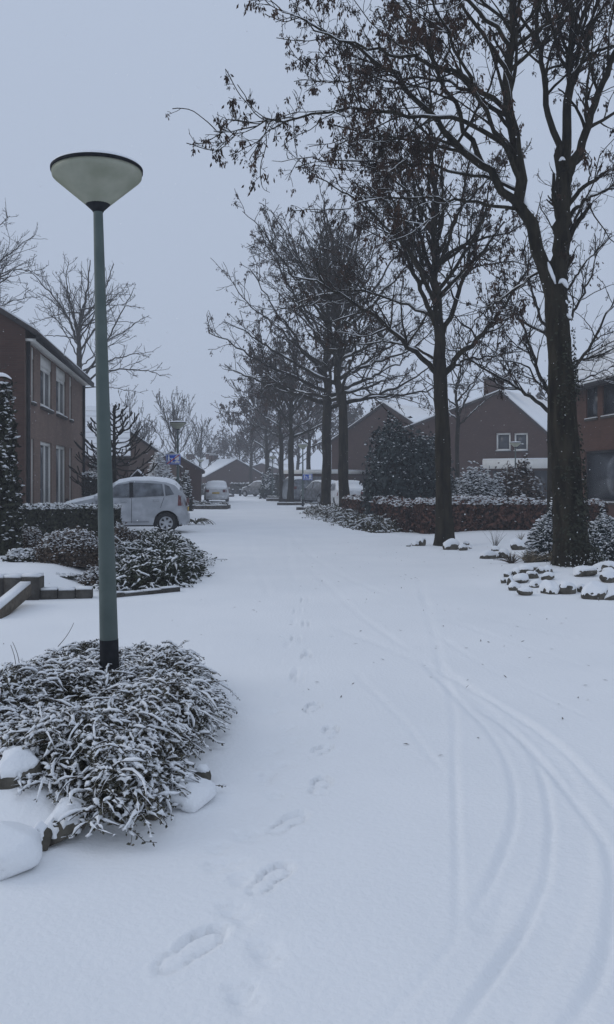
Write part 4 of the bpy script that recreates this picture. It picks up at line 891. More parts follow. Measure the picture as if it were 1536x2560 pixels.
iso = [(155,318,60,55,'upright grey stone, rightmost of the small cluster left of the slim trunk'),(103,318,55,34,'snow-topped stone in the middle of the cluster left of the slim trunk'),(58,322,42,16,'low leftmost stone of the cluster left of the slim trunk'),
 (345,345,125,78,'large round snow-capped boulder at the foot of the slim trunk'),(435,350,75,45,'brown stone just right of the boulder by the slim trunk'),(462,312,45,22,'small stone behind the brown one right of the slim trunk'),(487,337,26,20,'tiny rightmost stone of the group by the slim trunk'),
 (622,408,128,46,'long low stone with a snowy back, left of the dark rounded boulder'),(660,354,66,30,'small stone half buried behind the long low stone'),(725,404,98,62,'dark rounded boulder with bare face in the middle of the lawn'),(815,347,120,66,'snow-filled boulder alone left of the evergreen shrub')]
for i, (x, y, w, h, lb) in enumerate(iso): stone(cs(x), cyy(y), w/2.7687, h/2.7687, lb, i+1, cover=0.35 if i in (0, 9) else 0.2)
ordn = ['first','second','third','fourth','fifth','sixth','seventh','eighth','ninth','tenth']
rows = {'back': [(750,538,58,44),(812,536,72,62),(885,548,125,72),(930,485,92,44),(972,526,70,44),(1015,516,88,48)],
        'middle': [(717,582,40,38),(765,592,52,62),(835,585,140,50),(922,570,92,48),(1022,582,86,48),(1278,572,168,66)],
        'front': [(795,628,85,55),(868,662,112,52),(940,610,100,50),(1040,650,170,78),(1165,652,130,82),(1262,642,66,60),(1358,690,195,120),(1455,694,120,44)],
        'right-hand': [(1425,500,190,62),(1445,528,110,46),(1450,606,130,62)]}
for rn, L_ in rows.items():
    for i, (x, y, w, h) in enumerate(L_):
        lb = f'snow-capped stone, {ordn[i]} from left in the {rn} row of the rockery around the big tree' if rn != 'right-hand' else ['long flat stone right of the big trunk foot', 'small stone below the long flat one at the right edge', 'snow-smothered stone at right edge of the rockery'][i]
        if rn == 'front' and i == 6: lb = 'biggest snow-topped boulder in the front of the rockery'
        stone(cs(x), cyy(y), w/2.7687, h/2.7687, lb, 30+i+len(rn)*11, cover=0.34, deep=0.9, snow=.85)
near = [(40,2040,118,70,'dark bare-faced stone at the left edge under the snowy shrub',0.82,1.2),(168,2106,128,72,'grey stone with thick snow on top below the near shrub',0.72,1.2),(98,2130,62,74,'dark narrow stone wedged between two snowy stones',0.85,0.8),
 (8,2198,165,125,'big boulder smothered in snow at the bottom left',-1.3,1.1),(478,2022,110,42,'flat stone blanketed in snow at the front right of the shrub',-1.3,1.1),(385,2050,58,50,'shadowed stone under the drooping front shoots of the shrub',0.6,0.8),
 (510,1960,52,56,'dark stone under the right edge of the near shrub',0.8,0.9),(540,1778,50,56,'small dark stone in the right side of the near shrub',0.7,0.9)]
for i, (x, y, w, h, lb, cv, dp) in enumerate(near): stone(x, y, w, h, lb, 70+i, cover=cv, deep=dp*1.25, snow=0.9, flat=.78)
# snow lumped over the bed between the near stones
# ------------------------------------------------------------------ low walls, planters, bollards
def block_run(name, label, a, b, h, depth, n, mat, snow=0.05, cat='wall', group=None):
    a, b = np.array(a[:2]), np.array(b[:2]); L = np.linalg.norm(b-a); o = thing(name, label, cat, (a[0], a[1], gz(*a)-0.06), math.atan2(b[1]-a[1], b[0]-a[0]), group)
    for i in range(n):
        r = np.random.default_rng(i+n*7); x0 = i*L/n+0.006; x1 = (i+1)*L/n-0.006; dz = r.uniform(-.008, .008)
        MB().box((x0, 0, 0), (x1, depth, h+0.06+dz)).build('block', mat, o)
        if snow: MB().obox((x0+0.004, 0.012, h+0.0625+dz), (x1-x0-0.008, 0, 0), (0, depth-0.02, 0), (0, 0, snow)).build('snow', SNOW, o)
    return o
block_run('garden_wall', 'dark low block wall at the left edge in front of the brown shrubs', G(-80, 1500), G(97, 1501), 0.27, 0.22, 4, CONC, 0.035)
block_run('garden_edging', 'lower dark kerb stones continuing right from the block wall', G(100, 1500), G(232, 1497), 0.105, 0.2, 3, CONC, 0.025)
block_run('garden_edging', 'thin snowed-over edging below the right-hand shrub', G(262, 1498), G(452, 1479), 0.045, 0.1, 4, CONC, 0.02)
a, b = W(-30, 1560, 9.3), W(48, 1483, 10.4); bd = b-a; a[2] = 0.0; u = unit(np.array([b[0]-a[0], b[1]-a[1], 0])); sdv = np.array([u[1], -u[0], 0])
tb = thing('timber_beam', 'snow-topped timber beam lying slanted at the left edge before the block wall', 'beam', (a[0], a[1], 0.0)); Lb = np.linalg.norm(bd)
MB().obox((0,0,-0.03), u*Lb+np.array([0,0,.14]), sdv*0.14, (0,0,.13)).build('beam', TIMBER, tb); MB().obox(sdv*0.01+np.array([0,0,.103])-u*0.0, u*Lb+np.array([0,0,.14]), sdv*0.12, (0,0,.03)).build('snow', SNOW, tb)
def planter(label, px0, px1, by, hpx, depth, nb, rng, plants=True, mat=CONC):
    a, b = G(px0, by), G(px1, by); s = a[1]/F; h = hpx*s
    o = block_run('planter', label, a, b, h, 0.18, nb, mat, 0.05, 'planter'); L = b[0]-a[0]
    for x in (0, L-0.18): MB().box((x, 0.184, 0), (x+0.18, depth, h+0.05)).build('block', mat, o)
    MB().box((0.19, 0.186, 0), (L-0.19, depth-0.02, h+0.03)).build('snow', SNOW, o)
    if plants:
        n = int(700*L); P = np.stack([rng.uniform(0.1, L-0.1, n), rng.uniform(0.12, depth, n), h+rng.uniform(0.03, 0.28, n)], -1); P[:, 2] *= 0.8+0.4*noise2(P[:, 0]*2, P[:, 1]*2, 5)
        MB().scatter(LEAF_V, LEAF_F, P, rand_rot(rng, n, .7), 0.11).build('foliage', LEAFO, o)['kind'] = 'stuff'
        k = rng.uniform(0, 1, n) < 0.33; m = k.sum(); MB().scatter(LUMP_V, LUMP_F, P[k]+np.array([0,0,.02]), rand_rot(rng, m, .3), np.stack([rng.uniform(.05,.11,m), rng.uniform(.04,.08,m), rng.uniform(.03,.05,m)], -1)).build('plant_snow', SNOW, o, smooth=True)['kind'] = 'stuff'
    return o
rg = np.random.default_rng(5)
planter('long low planter with snowy plants in front of the white saloon', 462, 568, 1273, 9, 2.2, 4, rg)
planter('low planter at the foot of the lamp with the blue sign', 741, 800, 1275, 6, 1.6, 3, rg, False)
planter('low planter behind the sign lamp, left of the paired trunks', 693, 762, 1263, 6, 2.0, 3, rg, False)
planter('farther low planter at the foot of the hazy twin trunks', 666, 700, 1253, 5, 2.5, 2, rg, True)
planter('far low kerb planter left of the street near the bollards', 546, 582, 1242, 4, 2.0, 2, rg, False)
planter('low brick-edged bed right of the paired trunks', 828, 850, 1270, 12, 1.5, 2, rg, False)
for px, lb in ((582.5, 'left one of two dark bollards at the far street end'), (601, 'right one of two dark bollards at the far street end')):
    p = G(px, 1240); o = thing('bollard', lb, 'bollard', (p[0], p[1], 0), 0, 'bollards at the street end')
    MB().lathe([(.13, -.05), (.13, .5), (.15, .52), (.15, .60), (.11, .66), (0, .67)], 14).build('post', DARKP, o, smooth=False); MB().lathe([(.12, .672), (.08, .72), (0, .73)], 14).build('snow_cap', SNOW, o)

# ------------------------------------------------------------------ trees
rng = np.random.default_rng(11)
D1 = 13.8; b1_ = W(1433, HY, D1); b1_[2] = gz(b1_[0], b1_[1]) - 0.05
tr1 = [b1_] + [W(x, y, D1) for x, y in ((1430,1370),(1420,1250),(1413,1120),(1406,1000),(1399,870),(1391,770),(1386,715))]
def L1(pts, dz, r0, r1, back=0.0): return px_limb(pts, D1, dz, r0*.86, r1*.86, back)
limbs1 = [
 L1([(1392,790),(1372,690),(1338,600),(1310,520),(1296,440),(1287,330),(1279,200),(1280,60),(1283,-120),(1290,-300),(1305,-480)], -0.6, .150, .03),
 L1([(1396,790),(1398,660),(1405,560),(1411,450),(1413,420)], 0.3, .175, .145),
 L1([(1409,470),(1388,370),(1362,240),(1346,110),(1340,-60),(1320,-250)], 0.9, .080, .02, .25),
 L1([(1412,450),(1416,330),(1422,180),(1432,20),(1445,-150),(1450,-350)], 1.5, .105, .03, .3),
 L1([(1414,450),(1447,385),(1475,290),(1510,190),(1560,80),(1610,-80)], -1.2, .095, .025, .3),
 L1([(1410,530),(1450,475),(1500,440),(1560,400),(1640,350)], -1.0, .050, .012, .2),
 L1([(1408,560),(1460,500),(1530,470),(1620,455)], 1.6, .045, .012, .2),
 L1([(1290,385),(1212,318),(1120,298),(1038,286),(884,279),(779,283),(660,302),(580,334),(535,328)], -1.6, .050, .007, -.2),
 L1([(1310,525),(1268,482),(1200,410),(1128,349),(1060,262),(989,180),(849,98),(765,50),(700,25)], 0.6, .088, .012, -.15),
 L1([(1210,420),(1160,310),(1085,150),(1025,30),(980,-80),(940,-180)], 1.8, .055, .012, .0),
 L1([(1288,522),(1220,510),(1093,496),(954,500),(850,520),(775,528)], -1.0, .034, .007, -.15),
 L1([(1282,285),(1200,225),(1128,168),(1020,140),(919,126),(800,80),(705,30)], -1.8, .052, .008, -.3),
 L1([(1280,200),(1230,120),(1170,40),(1110,-70),(1060,-200)], -0.8, .05, .012, -.4),
 L1([(1302,480),(1220,442),(1100,425),(980,402),(840,398),(730,392),(680,402)], 1.2, .036, .006, -.1),
 L1([(1300,450),(1240,330),(1170,180),(1100,60),(1060,-60)], -3.0, .055, .012, -.2),
 L1([(1284,330),(1200,240),(1100,200),(960,190),(840,215),(770,190)], 2.4, .04, .008, -.2),
 L1([(1280,120),(1180,0),(1060,-60),(920,-80),(800,-60),(740,-20)], -1.0, .045, .010, -.4),
 L1([(1420,200),(1480,130),(1560,110),(1640,60)], -1.5, .045, .012, .7),
 L1([(1345,120),(1290,20),(1230,-80),(1190,-200)], 1.5, .035, .012, .9),
 L1([(1400,640),(1330,690),(1265,740),(1215,770),(1160,850)], 2.6, .032, .008, .1),
]
T1 = tree('maple_tree', 'biggest tree with thick ivy-flecked trunk and dark seed clusters, right foreground', b1_, tr1, [.285,.245,.225,.212,.202,.192,.182,.155], limbs1, rng,
     dict(n2=5.2, n3=6.6, n4=7.5, l2=0.40, l2max=2.1, l3max=1.0, l4max=0.40), seeds=0.58, seed_size=0.108, twig_r=0.0046, tsides=48, rings=130, ridge=0.08, group='maples along the right side')
# ivy on its trunk and snow lodged in the fork
iv = MB(); sv = MB(); O1 = np.array(T1.location); TP = resample(tr1, 200); TR = np.interp(np.linspace(0, 1, 200), np.linspace(0, 1, 8), [.285,.245,.225,.212,.202,.192,.182,.155])
n = 5200; t = rng.beta(0.75, 1.5, n); az = rng.normal(-0.35, 0.95, n); k = (t < 0.08) | (noise2(az*1.6, t*9, 7) + rng.normal(0, .35, n) - 0.5*t > -0.12); t, az = t[k], az[k]; n = len(t)
j = (t*199).astype(int); out = np.stack([np.cos(az), np.sin(az), 0*az], -1); fl = np.where(t < 0.10, (0.10-t)*3.0*rng.uniform(0, 1, n), 0)
P = TP[j] + out*(TR[j]*1.10 + 0.012 + fl + rng.uniform(0, .04, n))[:, None]; P[:, 2] += rng.uniform(-.02, .02, n)
iv.scatter(LEAF_V, LEAF_F, P, rot_to(out + np.array([0,0,.6]) + rng.normal(0, .5, (n, 3)), rng), 0.055*rng.uniform(.6, 1.3, n)); io = iv.build('ivy', LEAFX, T1, origin=O1); io['kind'] = 'stuff'
k = rng.uniform(0, 1, n) < np.where(t < 0.06, 0.30, 0.012); m = int(k.sum())
sv.scatter(LUMP_V, LUMP_F, P[k]+out[k]*0.012+np.array([0,0,.012]), rand_rot(rng, m, .4), np.stack([rng.uniform(.006,.014,m), rng.uniform(.005,.012,m), rng.uniform(.008,.026,m)], -1))
for pts, rr_ in (([(1352,628),(1340,592),(1327,556),(1317,522),(1308,480)], .055), ([(1396,712),(1404,700),(1412,706),(1420,720)], .04), ([(1398,742),(1410,748),(1420,760)], .03), ([(1408,792),(1420,788),(1430,796)], .035), ([(1392,722),(1386,700),(1378,680),(1370,655)], .03), ([(1398,402),(1406,395),(1414,400)], .03)):
    q = resample([W(x, y, D1 - .10) for x, y in pts], 14); wv = np.sin(np.linspace(.25, 2.9, 14))*rr_*(1 + .45*noise(q*9, 15)); sv.tubes(q, np.maximum(wv, .002), 9)
so = sv.build('trunk_snow', SNOW, T1, smooth=True, origin=O1); so['kind'] = 'stuff'

D2 = 20.0; b2_ = W(1113, HY, D2); b2_[2] = gz(b2_[0], b2_[1]) - 0.05
tr2 = [b2_] + [W(x, y, D2) for x, y in ((1111,1280),(1108,1150),(1105,1040),(1102,960),(1099,900))]
def L2(pts, dz, r0, r1, back=0.0): return px_limb(pts, D2, dz, r0, r1, back)
limbs2 = [L2([(1100,920),(1095,780),(1091,620),(1086,470),(1078,340),(1070,250)], .3, .145, .03), L2([(1100,940),(1050,893),(1000,845),(940,795),(870,745),(790,700),(730,690)], -1.5, .075, .012),
 L2([(1104,945),(1142,893),(1200,842),(1262,765),(1312,690),(1340,620)], -.8, .08, .012), L2([(1098,905),(1040,868),(960,852),(880,862),(800,880)], 1.2, .04, .008), L2([(1097,830),(1050,720),(1000,590),(950,480),(920,400)], .8, .07, .012),
 L2([(1097,860),(1140,760),(1180,640),(1210,510),(1235,420)], 1.0, .07, .012), L2([(1095,760),(1030,640),(940,540),(850,470),(780,440)], -1.4, .055, .01), L2([(1093,680),(1140,560),(1170,430),(1180,330)], -1.6, .05, .012),
 L2([(1094,720),(1040,560),(1000,430),(980,330)], 2.2, .05, .012), L2([(1100,930),(1160,900),(1240,890),(1310,870)], 2.4, .04, .008), L2([(1096,800),(1020,760),(900,720),(780,740),(720,780)], 2.0, .045, .008),
 L2([(1092,600),(1040,500),(960,430),(860,380)], .2, .04, .01), L2([(1095,640),(1150,520),(1230,440),(1290,400)], 1.4, .045, .01)]
tree('maple_tree', 'slim dark maple with small stones at its foot, left of the biggest tree', b2_, tr2, [.215,.185,.172,.165,.160,.15], limbs2, rng, dict(n2=5.0, n3=6.2, n4=6.5, l2=0.46, l2max=2.3, l3max=1.1, l4max=0.45),
     seeds=0.36, seed_size=0.115, twig_r=0.0055, tsides=24, rings=70, ridge=0.08, group='maples along the right side')

def street_tree(label, px, d, lean_px, forkz, topz, rad, n, r, rng, lv, seeds, ss, tw, snow=1.0, split=False, elev=(28, 68), name='maple_tree', group='maples along the right side', bark=BARK, spread=0.5, seed_mat=SEED, lean=(0, 0), twm=TWIG):
    x = (px-CX)/F*d; b = np.array([x, d, gz(x, d)-0.05]); dx = lean_px/F*d
    tr = [b + np.array([dx*t + 0.03*math.sin(9*t+px), 0.04*math.sin(7*t+d), (forkz+0.6)*t]) for t in np.linspace(0, 1, 7)]
    tp = tr[-1]
    li = auto_limbs(np.array([tp[0], tp[1], 0]), forkz, topz, rad, n, rng, r*0.8, elev, lean=lean, spread=spread)
    return tree(name, label, b, tr, [r*1.12, r, r*.95, r*.92, r*.88, r*.82], li, rng, lv, seeds, ss, snow, group, bark, tw, split, seed_mat=seed_mat, twig_mat=twm)
lvm = dict(n2=2.5, n3=3.5, n4=3.6, up=.06, l2=0.44, l2max=3.0, l3max=1.4, l4max=0.6)
street_tree('left trunk of the paired maples beyond the ground-cover bed', 815, 43.5, 4, 5.0, 14.6, 6.4, 24, .25, rng, lvm, .34, .155, .009, split=True, lean=(-.3, 0), elev=(14, 72), spread=.62)
street_tree('right trunk of the paired maples beyond the ground-cover bed', 862, 38.5, -6, 4.8, 13.2, 5.6, 22, .235, rng, lvm, .34, .145, .0085, split=True, lean=(-.5, 0), elev=(14, 72), spread=.62)
lvf = dict(n2=1.8, n3=2.6, n4=2.8, l2=0.45, l2max=3.0, l3max=1.5, l4max=0.8)
street_tree('left one of two hazy trunks by the farther planter', 705, 64, -2, 4.4, 11.5, 4.0, 13, .18, rng, lvf, .35, .34, .014, snow=.6)
street_tree('right one of two hazy trunks by the farther planter', 727, 57, 2, 4.2, 11.8, 4.2, 13, .21, rng, lvf, .35, .32, .013, snow=.6)
street_tree('hazy maple behind the twin trunks', 668, 82, 0, 4.0, 10.8, 4.6, 12, .22, rng, lvf, .3, .4, .018, snow=.4)
street_tree('faint maple far down the right side of street', 628, 104, 0, 3.8, 10.4, 5.0, 12, .22, rng, lvf, .25, .45, .022, snow=.3)
street_tree('hazy tree filling the gap between sign lamp and paired trunks', 772, 74, 0, 4.2, 11.5, 4.4, 12, .2, rng, lvf, .25, .4, .016, snow=.4)
# the bare tree right behind the big trunk
D5 = 22.0; b5 = W(1384, HY, D5); b5[2] = gz(b5[0], b5[1])-.05
def L5(pts, dz, r0, r1, back=0.0): return px_limb(pts, D5, dz, r0, r1, back)
limbs5 = [L5([(1385,1000),(1388,860),(1392,720),(1398,580),(1405,450)], 1, .13, .02), L5([(1380,1035),(1330,995),(1270,955),(1215,925),(1150,880),(1080,860)], -.6, .055, .01), L5([(1382,1000),(1345,930),(1320,850),(1290,770),(1260,700)], .8, .06, .01),
 L5([(1383,985),(1340,955),(1320,915),(1270,900),(1200,905)], -1.2, .035, .008), L5([(1388,960),(1440,915),(1480,860),(1520,780),(1560,700)], -.8, .06, .01), L5([(1390,930),(1450,900),(1520,880),(1600,840)], .5, .045, .01),
 L5([(1392,850),(1440,770),(1480,690),(1500,600)], 1.0, .05, .01), L5([(1390,880),(1350,790),(1320,690),(1310,580)], 1.8, .05, .01), L5([(1396,760),(1460,660),(1530,590)], -.6, .045, .01), L5([(1384,1010),(1430,960),(1500,930),(1570,900)], 2.0, .04, .01)]
tree('bare_tree', 'dark bare tree standing directly behind the biggest trunk', b5, [b5, W(1385,1200,D5), W(1386,1100,D5), W(1385,960,D5)], [.2,.17,.165,.15], limbs5, rng, dict(n2=4.6, n3=5.4, n4=5.2, l2=.5, l2max=2.2, l3max=1.1, l4max=.45), seeds=.07, seed_size=.13, twig_r=.0058, snow=.8)
street_tree('thin bare tree between the slim maple and the gable house', 1142, 44, 3, 4.2, 9.6, 3.2, 11, .12, rng, lvf, .04, .2, .010, name='bare_tree', group='bare trees', snow=.6)
# bare trees on the left
lvl = dict(n2=3.4, n3=3.8, n4=3.8, l2=0.52, l2max=3.6, l3max=1.8, l4max=0.9, up=.16)
DL1 = 58.0; bl = W(199, HY, DL1); bl[2] = -.05
def LL(pts, dz, r0, r1, back=0.0): return px_limb(pts, DL1, dz, r0, r1, back)
limbsL = [LL([(198,900),(200,800),(215,745),(222,690),(226,650)], .5, .16, .03), LL([(197,860),(170,790),(130,735),(95,700),(70,672)], -1, .10, .02), LL([(198,850),(175,760),(165,700),(172,655)], 1.5, .09, .02), LL([(200,980),(235,935),(300,922),(370,925),(425,945)], -1.5, .09, .015),
 LL([(200,955),(240,900),(275,840),(310,770),(335,720)], 1, .11, .02), LL([(201,930),(265,905),(330,885),(385,880)], 2.0, .08, .015), LL([(198,930),(150,880),(105,840),(70,815)], 1.5, .08, .015), LL([(215,790),(255,740),(275,690),(285,660)], 1, .08, .02),
 LL([(270,850),(310,830),(350,800),(372,790)], 2, .06, .015), LL([(199,880),(240,820),(262,770),(300,730)], -2, .08, .02), LL([(198,960),(150,940),(110,920),(85,905)], -1, .06, .015), LL([(205,970),(260,965),(320,975),(360,985)], 1, .05, .012)]
for q in range(15):
    an = math.radians(-12 + 204*q/14); ex, ey = 205 + 150*math.cos(an)*rng.uniform(.8, 1.05), 815 - 160*math.sin(an)*rng.uniform(.85, 1.05); sy = rng.uniform(770, 930)
    limbsL.append(LL([(198, sy), (198+(ex-198)*.3, sy+(ey-sy)*.36-8), (198+(ex-198)*.65, sy+(ey-sy)*.72-8), (ex, ey)], rng.uniform(-3.5, 3.5), .055, .012))
tree('bare_tree', 'tall bare tree rising behind the left brick house and lamp pole', bl, [bl, W(200,1100,DL1), W(199,1000,DL1), W(198,870,DL1)], [.26,.22,.2,.16], limbsL, rng, dict(lvl, n2=2.4, n3=3.4, n4=3.4, l2=.40), seeds=0, twig_r=.0095, snow=.35, group='bare trees')
DL2 = 46.0; bl2 = W(-90, HY, DL2); bl2[2] = -.05
def LM(pts, dz, r0, r1, back=0.0): return px_limb(pts, DL2, dz, r0, r1, back)
limbsM = [LM([(-90,900),(-90,760),(-85,620),(-80,500)], 0, .2, .04), LM([(-90,820),(-50,740),(0,690),(50,668),(95,690)], -1, .09, .012), LM([(-88,740),(-40,690),(10,645),(55,610),(85,590)], .8, .09, .012), LM([(-86,680),(-45,620),(-10,570),(25,540)], -.8, .08, .012),
 LM([(-90,860),(-30,790),(30,750),(100,740)], 1.5, .07, .012), LM([(-85,640),(-60,560),(-30,510)], 1, .07, .012)]
tree('bare_tree', 'bare tree reaching in at the upper left edge above the brick house', bl2, [bl2, W(-90,1000,DL2), W(-90,880,DL2)], [.3,.26,.22], limbsM, rng, lvl, seeds=0, twig_r=.0085, snow=.35, group='bare trees')
street_tree('upright bare tree behind the left-hand lamp and blue sign', 432, 86, 0, 2.4, 9.9, 2.6, 16, .15, rng, dict(lvf, n2=2.4, n3=3.4, n4=3.4, up=.35), 0, .2, .014, name='bare_tree', group='bare trees', snow=.2, elev=(48, 76), spread=.6)
street_tree('small hazy bare tree right of the upright one', 503, 102, 0, 2.6, 8.6, 2.4, 13, .14, rng, dict(lvf, n2=2.2, n3=3.2, n4=3.2, up=.3), 0, .2, .015, name='bare_tree', group='bare trees', snow=.2, elev=(42, 72), spread=.6)
street_tree('hazy bare tree behind the snowy roof beside the lamp pole', 322, 96, 0, 3.5, 10.9, 2.4, 14, .15, rng, dict(lvf, n2=2.2, n3=3.2, n4=3.2, up=.35), 0, .2, .015, name='bare_tree', group='bare trees', snow=.2, elev=(48, 76), spread=.6)
street_tree('hazy bare tree left of the snow-capped mound', 362, 104, 0, 3.0, 9.0, 2.2, 12, .15, rng, dict(lvf, n2=2.2, n3=3.2, n4=3.2, up=.35), 0, .2, .022, name='bare_tree', group='bare trees', snow=.2, elev=(48, 76), spread=.6)
far_src = street_tree('far hazy tree closing the view behind the bollards', 596, 125, 0, 3.0, 9.0, 4.2, 12, .2, rng, lvf, .2, .5, .026, snow=.2, group='far hazy trees')
for px, d_, s, lb in ((560, 140, .95, 'far hazy tree left of the street end'), (640, 146, 1.1, 'far hazy tree right behind the street-end house'), (700, 120, 1.1, 'hazy tree behind the twin hazy trunks'), (745, 112, 1.15, 'hazy tree far behind the sign lamp'),
                      (820, 98, 1.2, 'hazy tree far behind the paired maples'), (905, 105, 1.15, 'hazy tree rising behind the small-chimney gable house'), (255, 120, 1.1, 'far hazy tree hidden mostly by the near lamp pole'), (520, 150, .9, 'faint tree above the far snowy roofs'), (1100, 96, 1.1, 'hazy tree far behind the slim maple'), (1420, 75, 1.1, 'hazy tree behind the red brick house roof')):
    copy_tree(far_src, None, ((px-CX)/F*d_, d_, 0), px*0.37, s, lb)
# monkey puzzle: whorls of rope-like branches that turn up at the tips
DM = 31.0; xm = (286-CX)/F*DM; mp = thing('monkey_puzzle_tree', 'dark monkey puzzle tree with rope-like curved branches beside the lamp pole', 'tree', (xm, DM, 0))
MB().tubes(np.array([(0, 0, z) for z in np.linspace(-.05, 4.15, 9)]), np.linspace(.11, .035, 9), 9).build('trunk', BARK, mp, smooth=True)
MPM = M('monkey_puzzle_scales', (0.020, 0.017, 0.014), (0.05, 0.042, 0.034), 14, 0.95)
for i in range(46):
    s = i/45; z0 = 0.9 + 3.0*s; a = i*2.399; Lb = (1.75*(1-s)**.8 + .35)*rng.uniform(.85, 1.1); t = np.linspace(0, 1, 12); el = math.radians(-24 + 62*s)
    rad_ = Lb*t*math.cos(el); zz = z0 + Lb*(math.sin(el)*t + (0.30*(t**2.4) if s > .15 else .12*t**3) - 0.10*np.sin(t*math.pi))
    P = np.stack([rad_*math.cos(a)+.03*np.sin(t*9+i), rad_*math.sin(a)+.03*np.cos(t*8+i), np.maximum(zz, .15)], -1); P += rng.normal(0, .008, P.shape)
    b = MB().tubes(P, np.linspace(.028, .021, 12)*(1+.2*rng.uniform(-1, 1, 12)), 5)
    for tt, sg in ((.5, 1), (.62, -1), (.78, 1), (.88, -1)):
        j = int(tt*11); d0 = unit(P[j]-P[j-1]); sd_ = np.array([-d0[1], d0[0], 0])*sg; l2 = Lb*.27; t2 = np.linspace(0, 1, 6)[:, None]
        b.tubes(P[j] + (d0*.75+sd_*.7)*l2*t2 + np.array([0,0,1.])*l2*.5*t2**2.2 - np.array([0,0,1.])*l2*.2*t2, np.linspace(.026, .021, 6), 5)
    b.build('branch', MPM, mp, smooth=True)

# ------------------------------------------------------------------ shrubs, hedges, ground cover
rng = np.random.default_rng(23)
poly = [(-.82,3.50),(-.68,3.56),(-.62,3.9),(-.62,4.3),(-.57,4.8),(-.58,5.4),(-.68,5.9),(-.84,6.35),(-1.1,6.7),(-1.6,6.85),(-1.95,6.7),(-2.05,6.3),(-1.92,5.75),(-2.1,5.2),(-2.3,4.6),(-1.9,4.1),(-1.35,3.95),(-1.0,3.75)]
shoot_shrub('low_shrub', 'snow-laden spreading evergreen shrub around the near lamp pole', 'shrub', poly, 0.18, 0.16, 4900, 0.135, 0.017, 0.0074, LEAFO, rng, leaves=14, NS=8, lumps=10000, aznoise=1.1, gapt=-0.05, hvar=.75, base=0.06, centre=(-1.4, 5.2), up=.28, droop=.38, under=8, snowp=.95)
# bare stalks poking out of snow left of it
for (x0, y0, x1, y1, lb) in ((36,1693,27,1607,'tall dry stalk left of the near shrub'),(48,1690,32,1600,'bent dry stalk beside the tall one left of the near shrub'),(60,1695,64,1655,'short dry twig left of the near shrub'),(140,1615,185,1550,'long thin twig arching out behind the near shrub'),(320,2112,330,2134,'thin twig tip in the snow before the near shrub')):
    p = G(x0, y0); q = W(x1, y1, p[1]); o = thing('dry_stalk', lb, 'stalk', (p[0], p[1], gz(p[0], p[1])-.02)); v = q-p; t = np.linspace(0, 1, 7)[:, None]
    MB().tubes(v*t + np.array([.015, .02, 0])*np.sin(t*math.pi), np.linspace(.0035, .0018, 7), 5).build('stem', STEM, o)
gp = lambda x, y, z=0: tuple(G(x, y, z)[:2])
# front garden on the left
shoot_shrub('garden_shrub', 'leafy snow-flecked shrub at the right end of the left front garden', 'shrub', [gp(262,1492),(gp(380,1480)),(gp(470,1462)),(gp(508,1440)),gp(505,1410),gp(478,1372),gp(380,1362),gp(270,1372)], 0.34, .45, 1150, .25, .048, .0125, LEAFD, rng, NS=7, lumps=1200, gapt=-.1, leaves=16, hvar=.3, up=.45, droop=.4, snowp=.8, under=10)
def gdome(name, label, px0, px1, by, ty, mat, n, leaf, depth=1.0, **k):
    p = G((px0+px1)/2, by); r = (px1-px0)/2*p[1]/F; c = (p[0]*(1+r*.6/p[1]), p[1]+r*.6*depth); z0 = gz(*c); h = CH - (ty-HY)/F*c[1] - z0
    return dome_plant(name, label, 'shrub', c, (r, r*depth), h, leaf, n, mat, rng, **k)
gdome('garden_shrub', 'rounded brown heather bush behind the dark block wall', 95, 275, 1442, 1326, LEAFB, 9000, .045, .85, snow=.30, lump=.8, lumpy=.15, core=RUSTIN, snow_lo=.35)
gdome('garden_shrub', 'pale brown twiggy bush under the clipped hedge at left', 30, 120, 1405, 1322, LEAFB, 4200, .05, .8, snow=.22, lump=.8, core=RUSTIN)
gdome('garden_shrub', 'brown bush just right of the lamp pole below the clipped hedge', 270, 350, 1400, 1318, LEAFB, 3600, .05, .8, snow=.20, lump=.8, core=RUSTIN)
gdome('garden_shrub', 'low dark leafy plant at the left behind the block wall', 15, 105, 1440, 1372, LEAFX, 2600, .055, .8, snow=.35, lump=.9)
gdome('garden_shrub', 'small dark cushion plant between block wall and lamp pole', 112, 205, 1462, 1432, LEAFX, 2200, .04, .6, snow=.45, lump=.9)
gdome('garden_shrub', 'small bare-stemmed plant in front of the heather bush', 200, 262, 1465, 1420, LEAFB, 900, .035, .7, snow=.4, lump=.9)
p0, p1 = W(48, HY, 21.3), W(299, HY, 21.6)
box_hedge('clipped_hedge', 'dark clipped box hedge with snowy flat top in front of the hatchback', p0, p1, .75, (HY-1262)/F*21.4+CH, .085, 16000, LEAFX, rng, snow=.45, lump=.7)
# conifer at the left edge
cx_ = (-26-CX)/F*15.2; cf = dome_plant('columnar_conifer', 'dark columnar conifer with snowy tufts at the left edge', 'tree', (cx_, 15.2), (.47, .47), 2.55, .11, 11000, LEAFX, rng, boxy=2.4, snow=.12, lump=.7, lumpy=.38, freq=2.2, taper=.05, ragged=.06, snow_lo=-.2)
t = np.linspace(0, 1, 10)[:, None]; P = np.array([-.1, 0, 2.9]) + t*np.array([.55, -.2, .5]) - np.array([0, 0, .42])*t**2.2; MB().tubes(P, np.linspace(.03, .012, 10), 5).build('branch', BARK, cf, smooth=True); MB().tubes(P+np.array([0,0,.035]), .042*np.sin(np.linspace(.35, 2.95, 10)), 7).build('branch_snow', SNOW, cf, smooth=True)
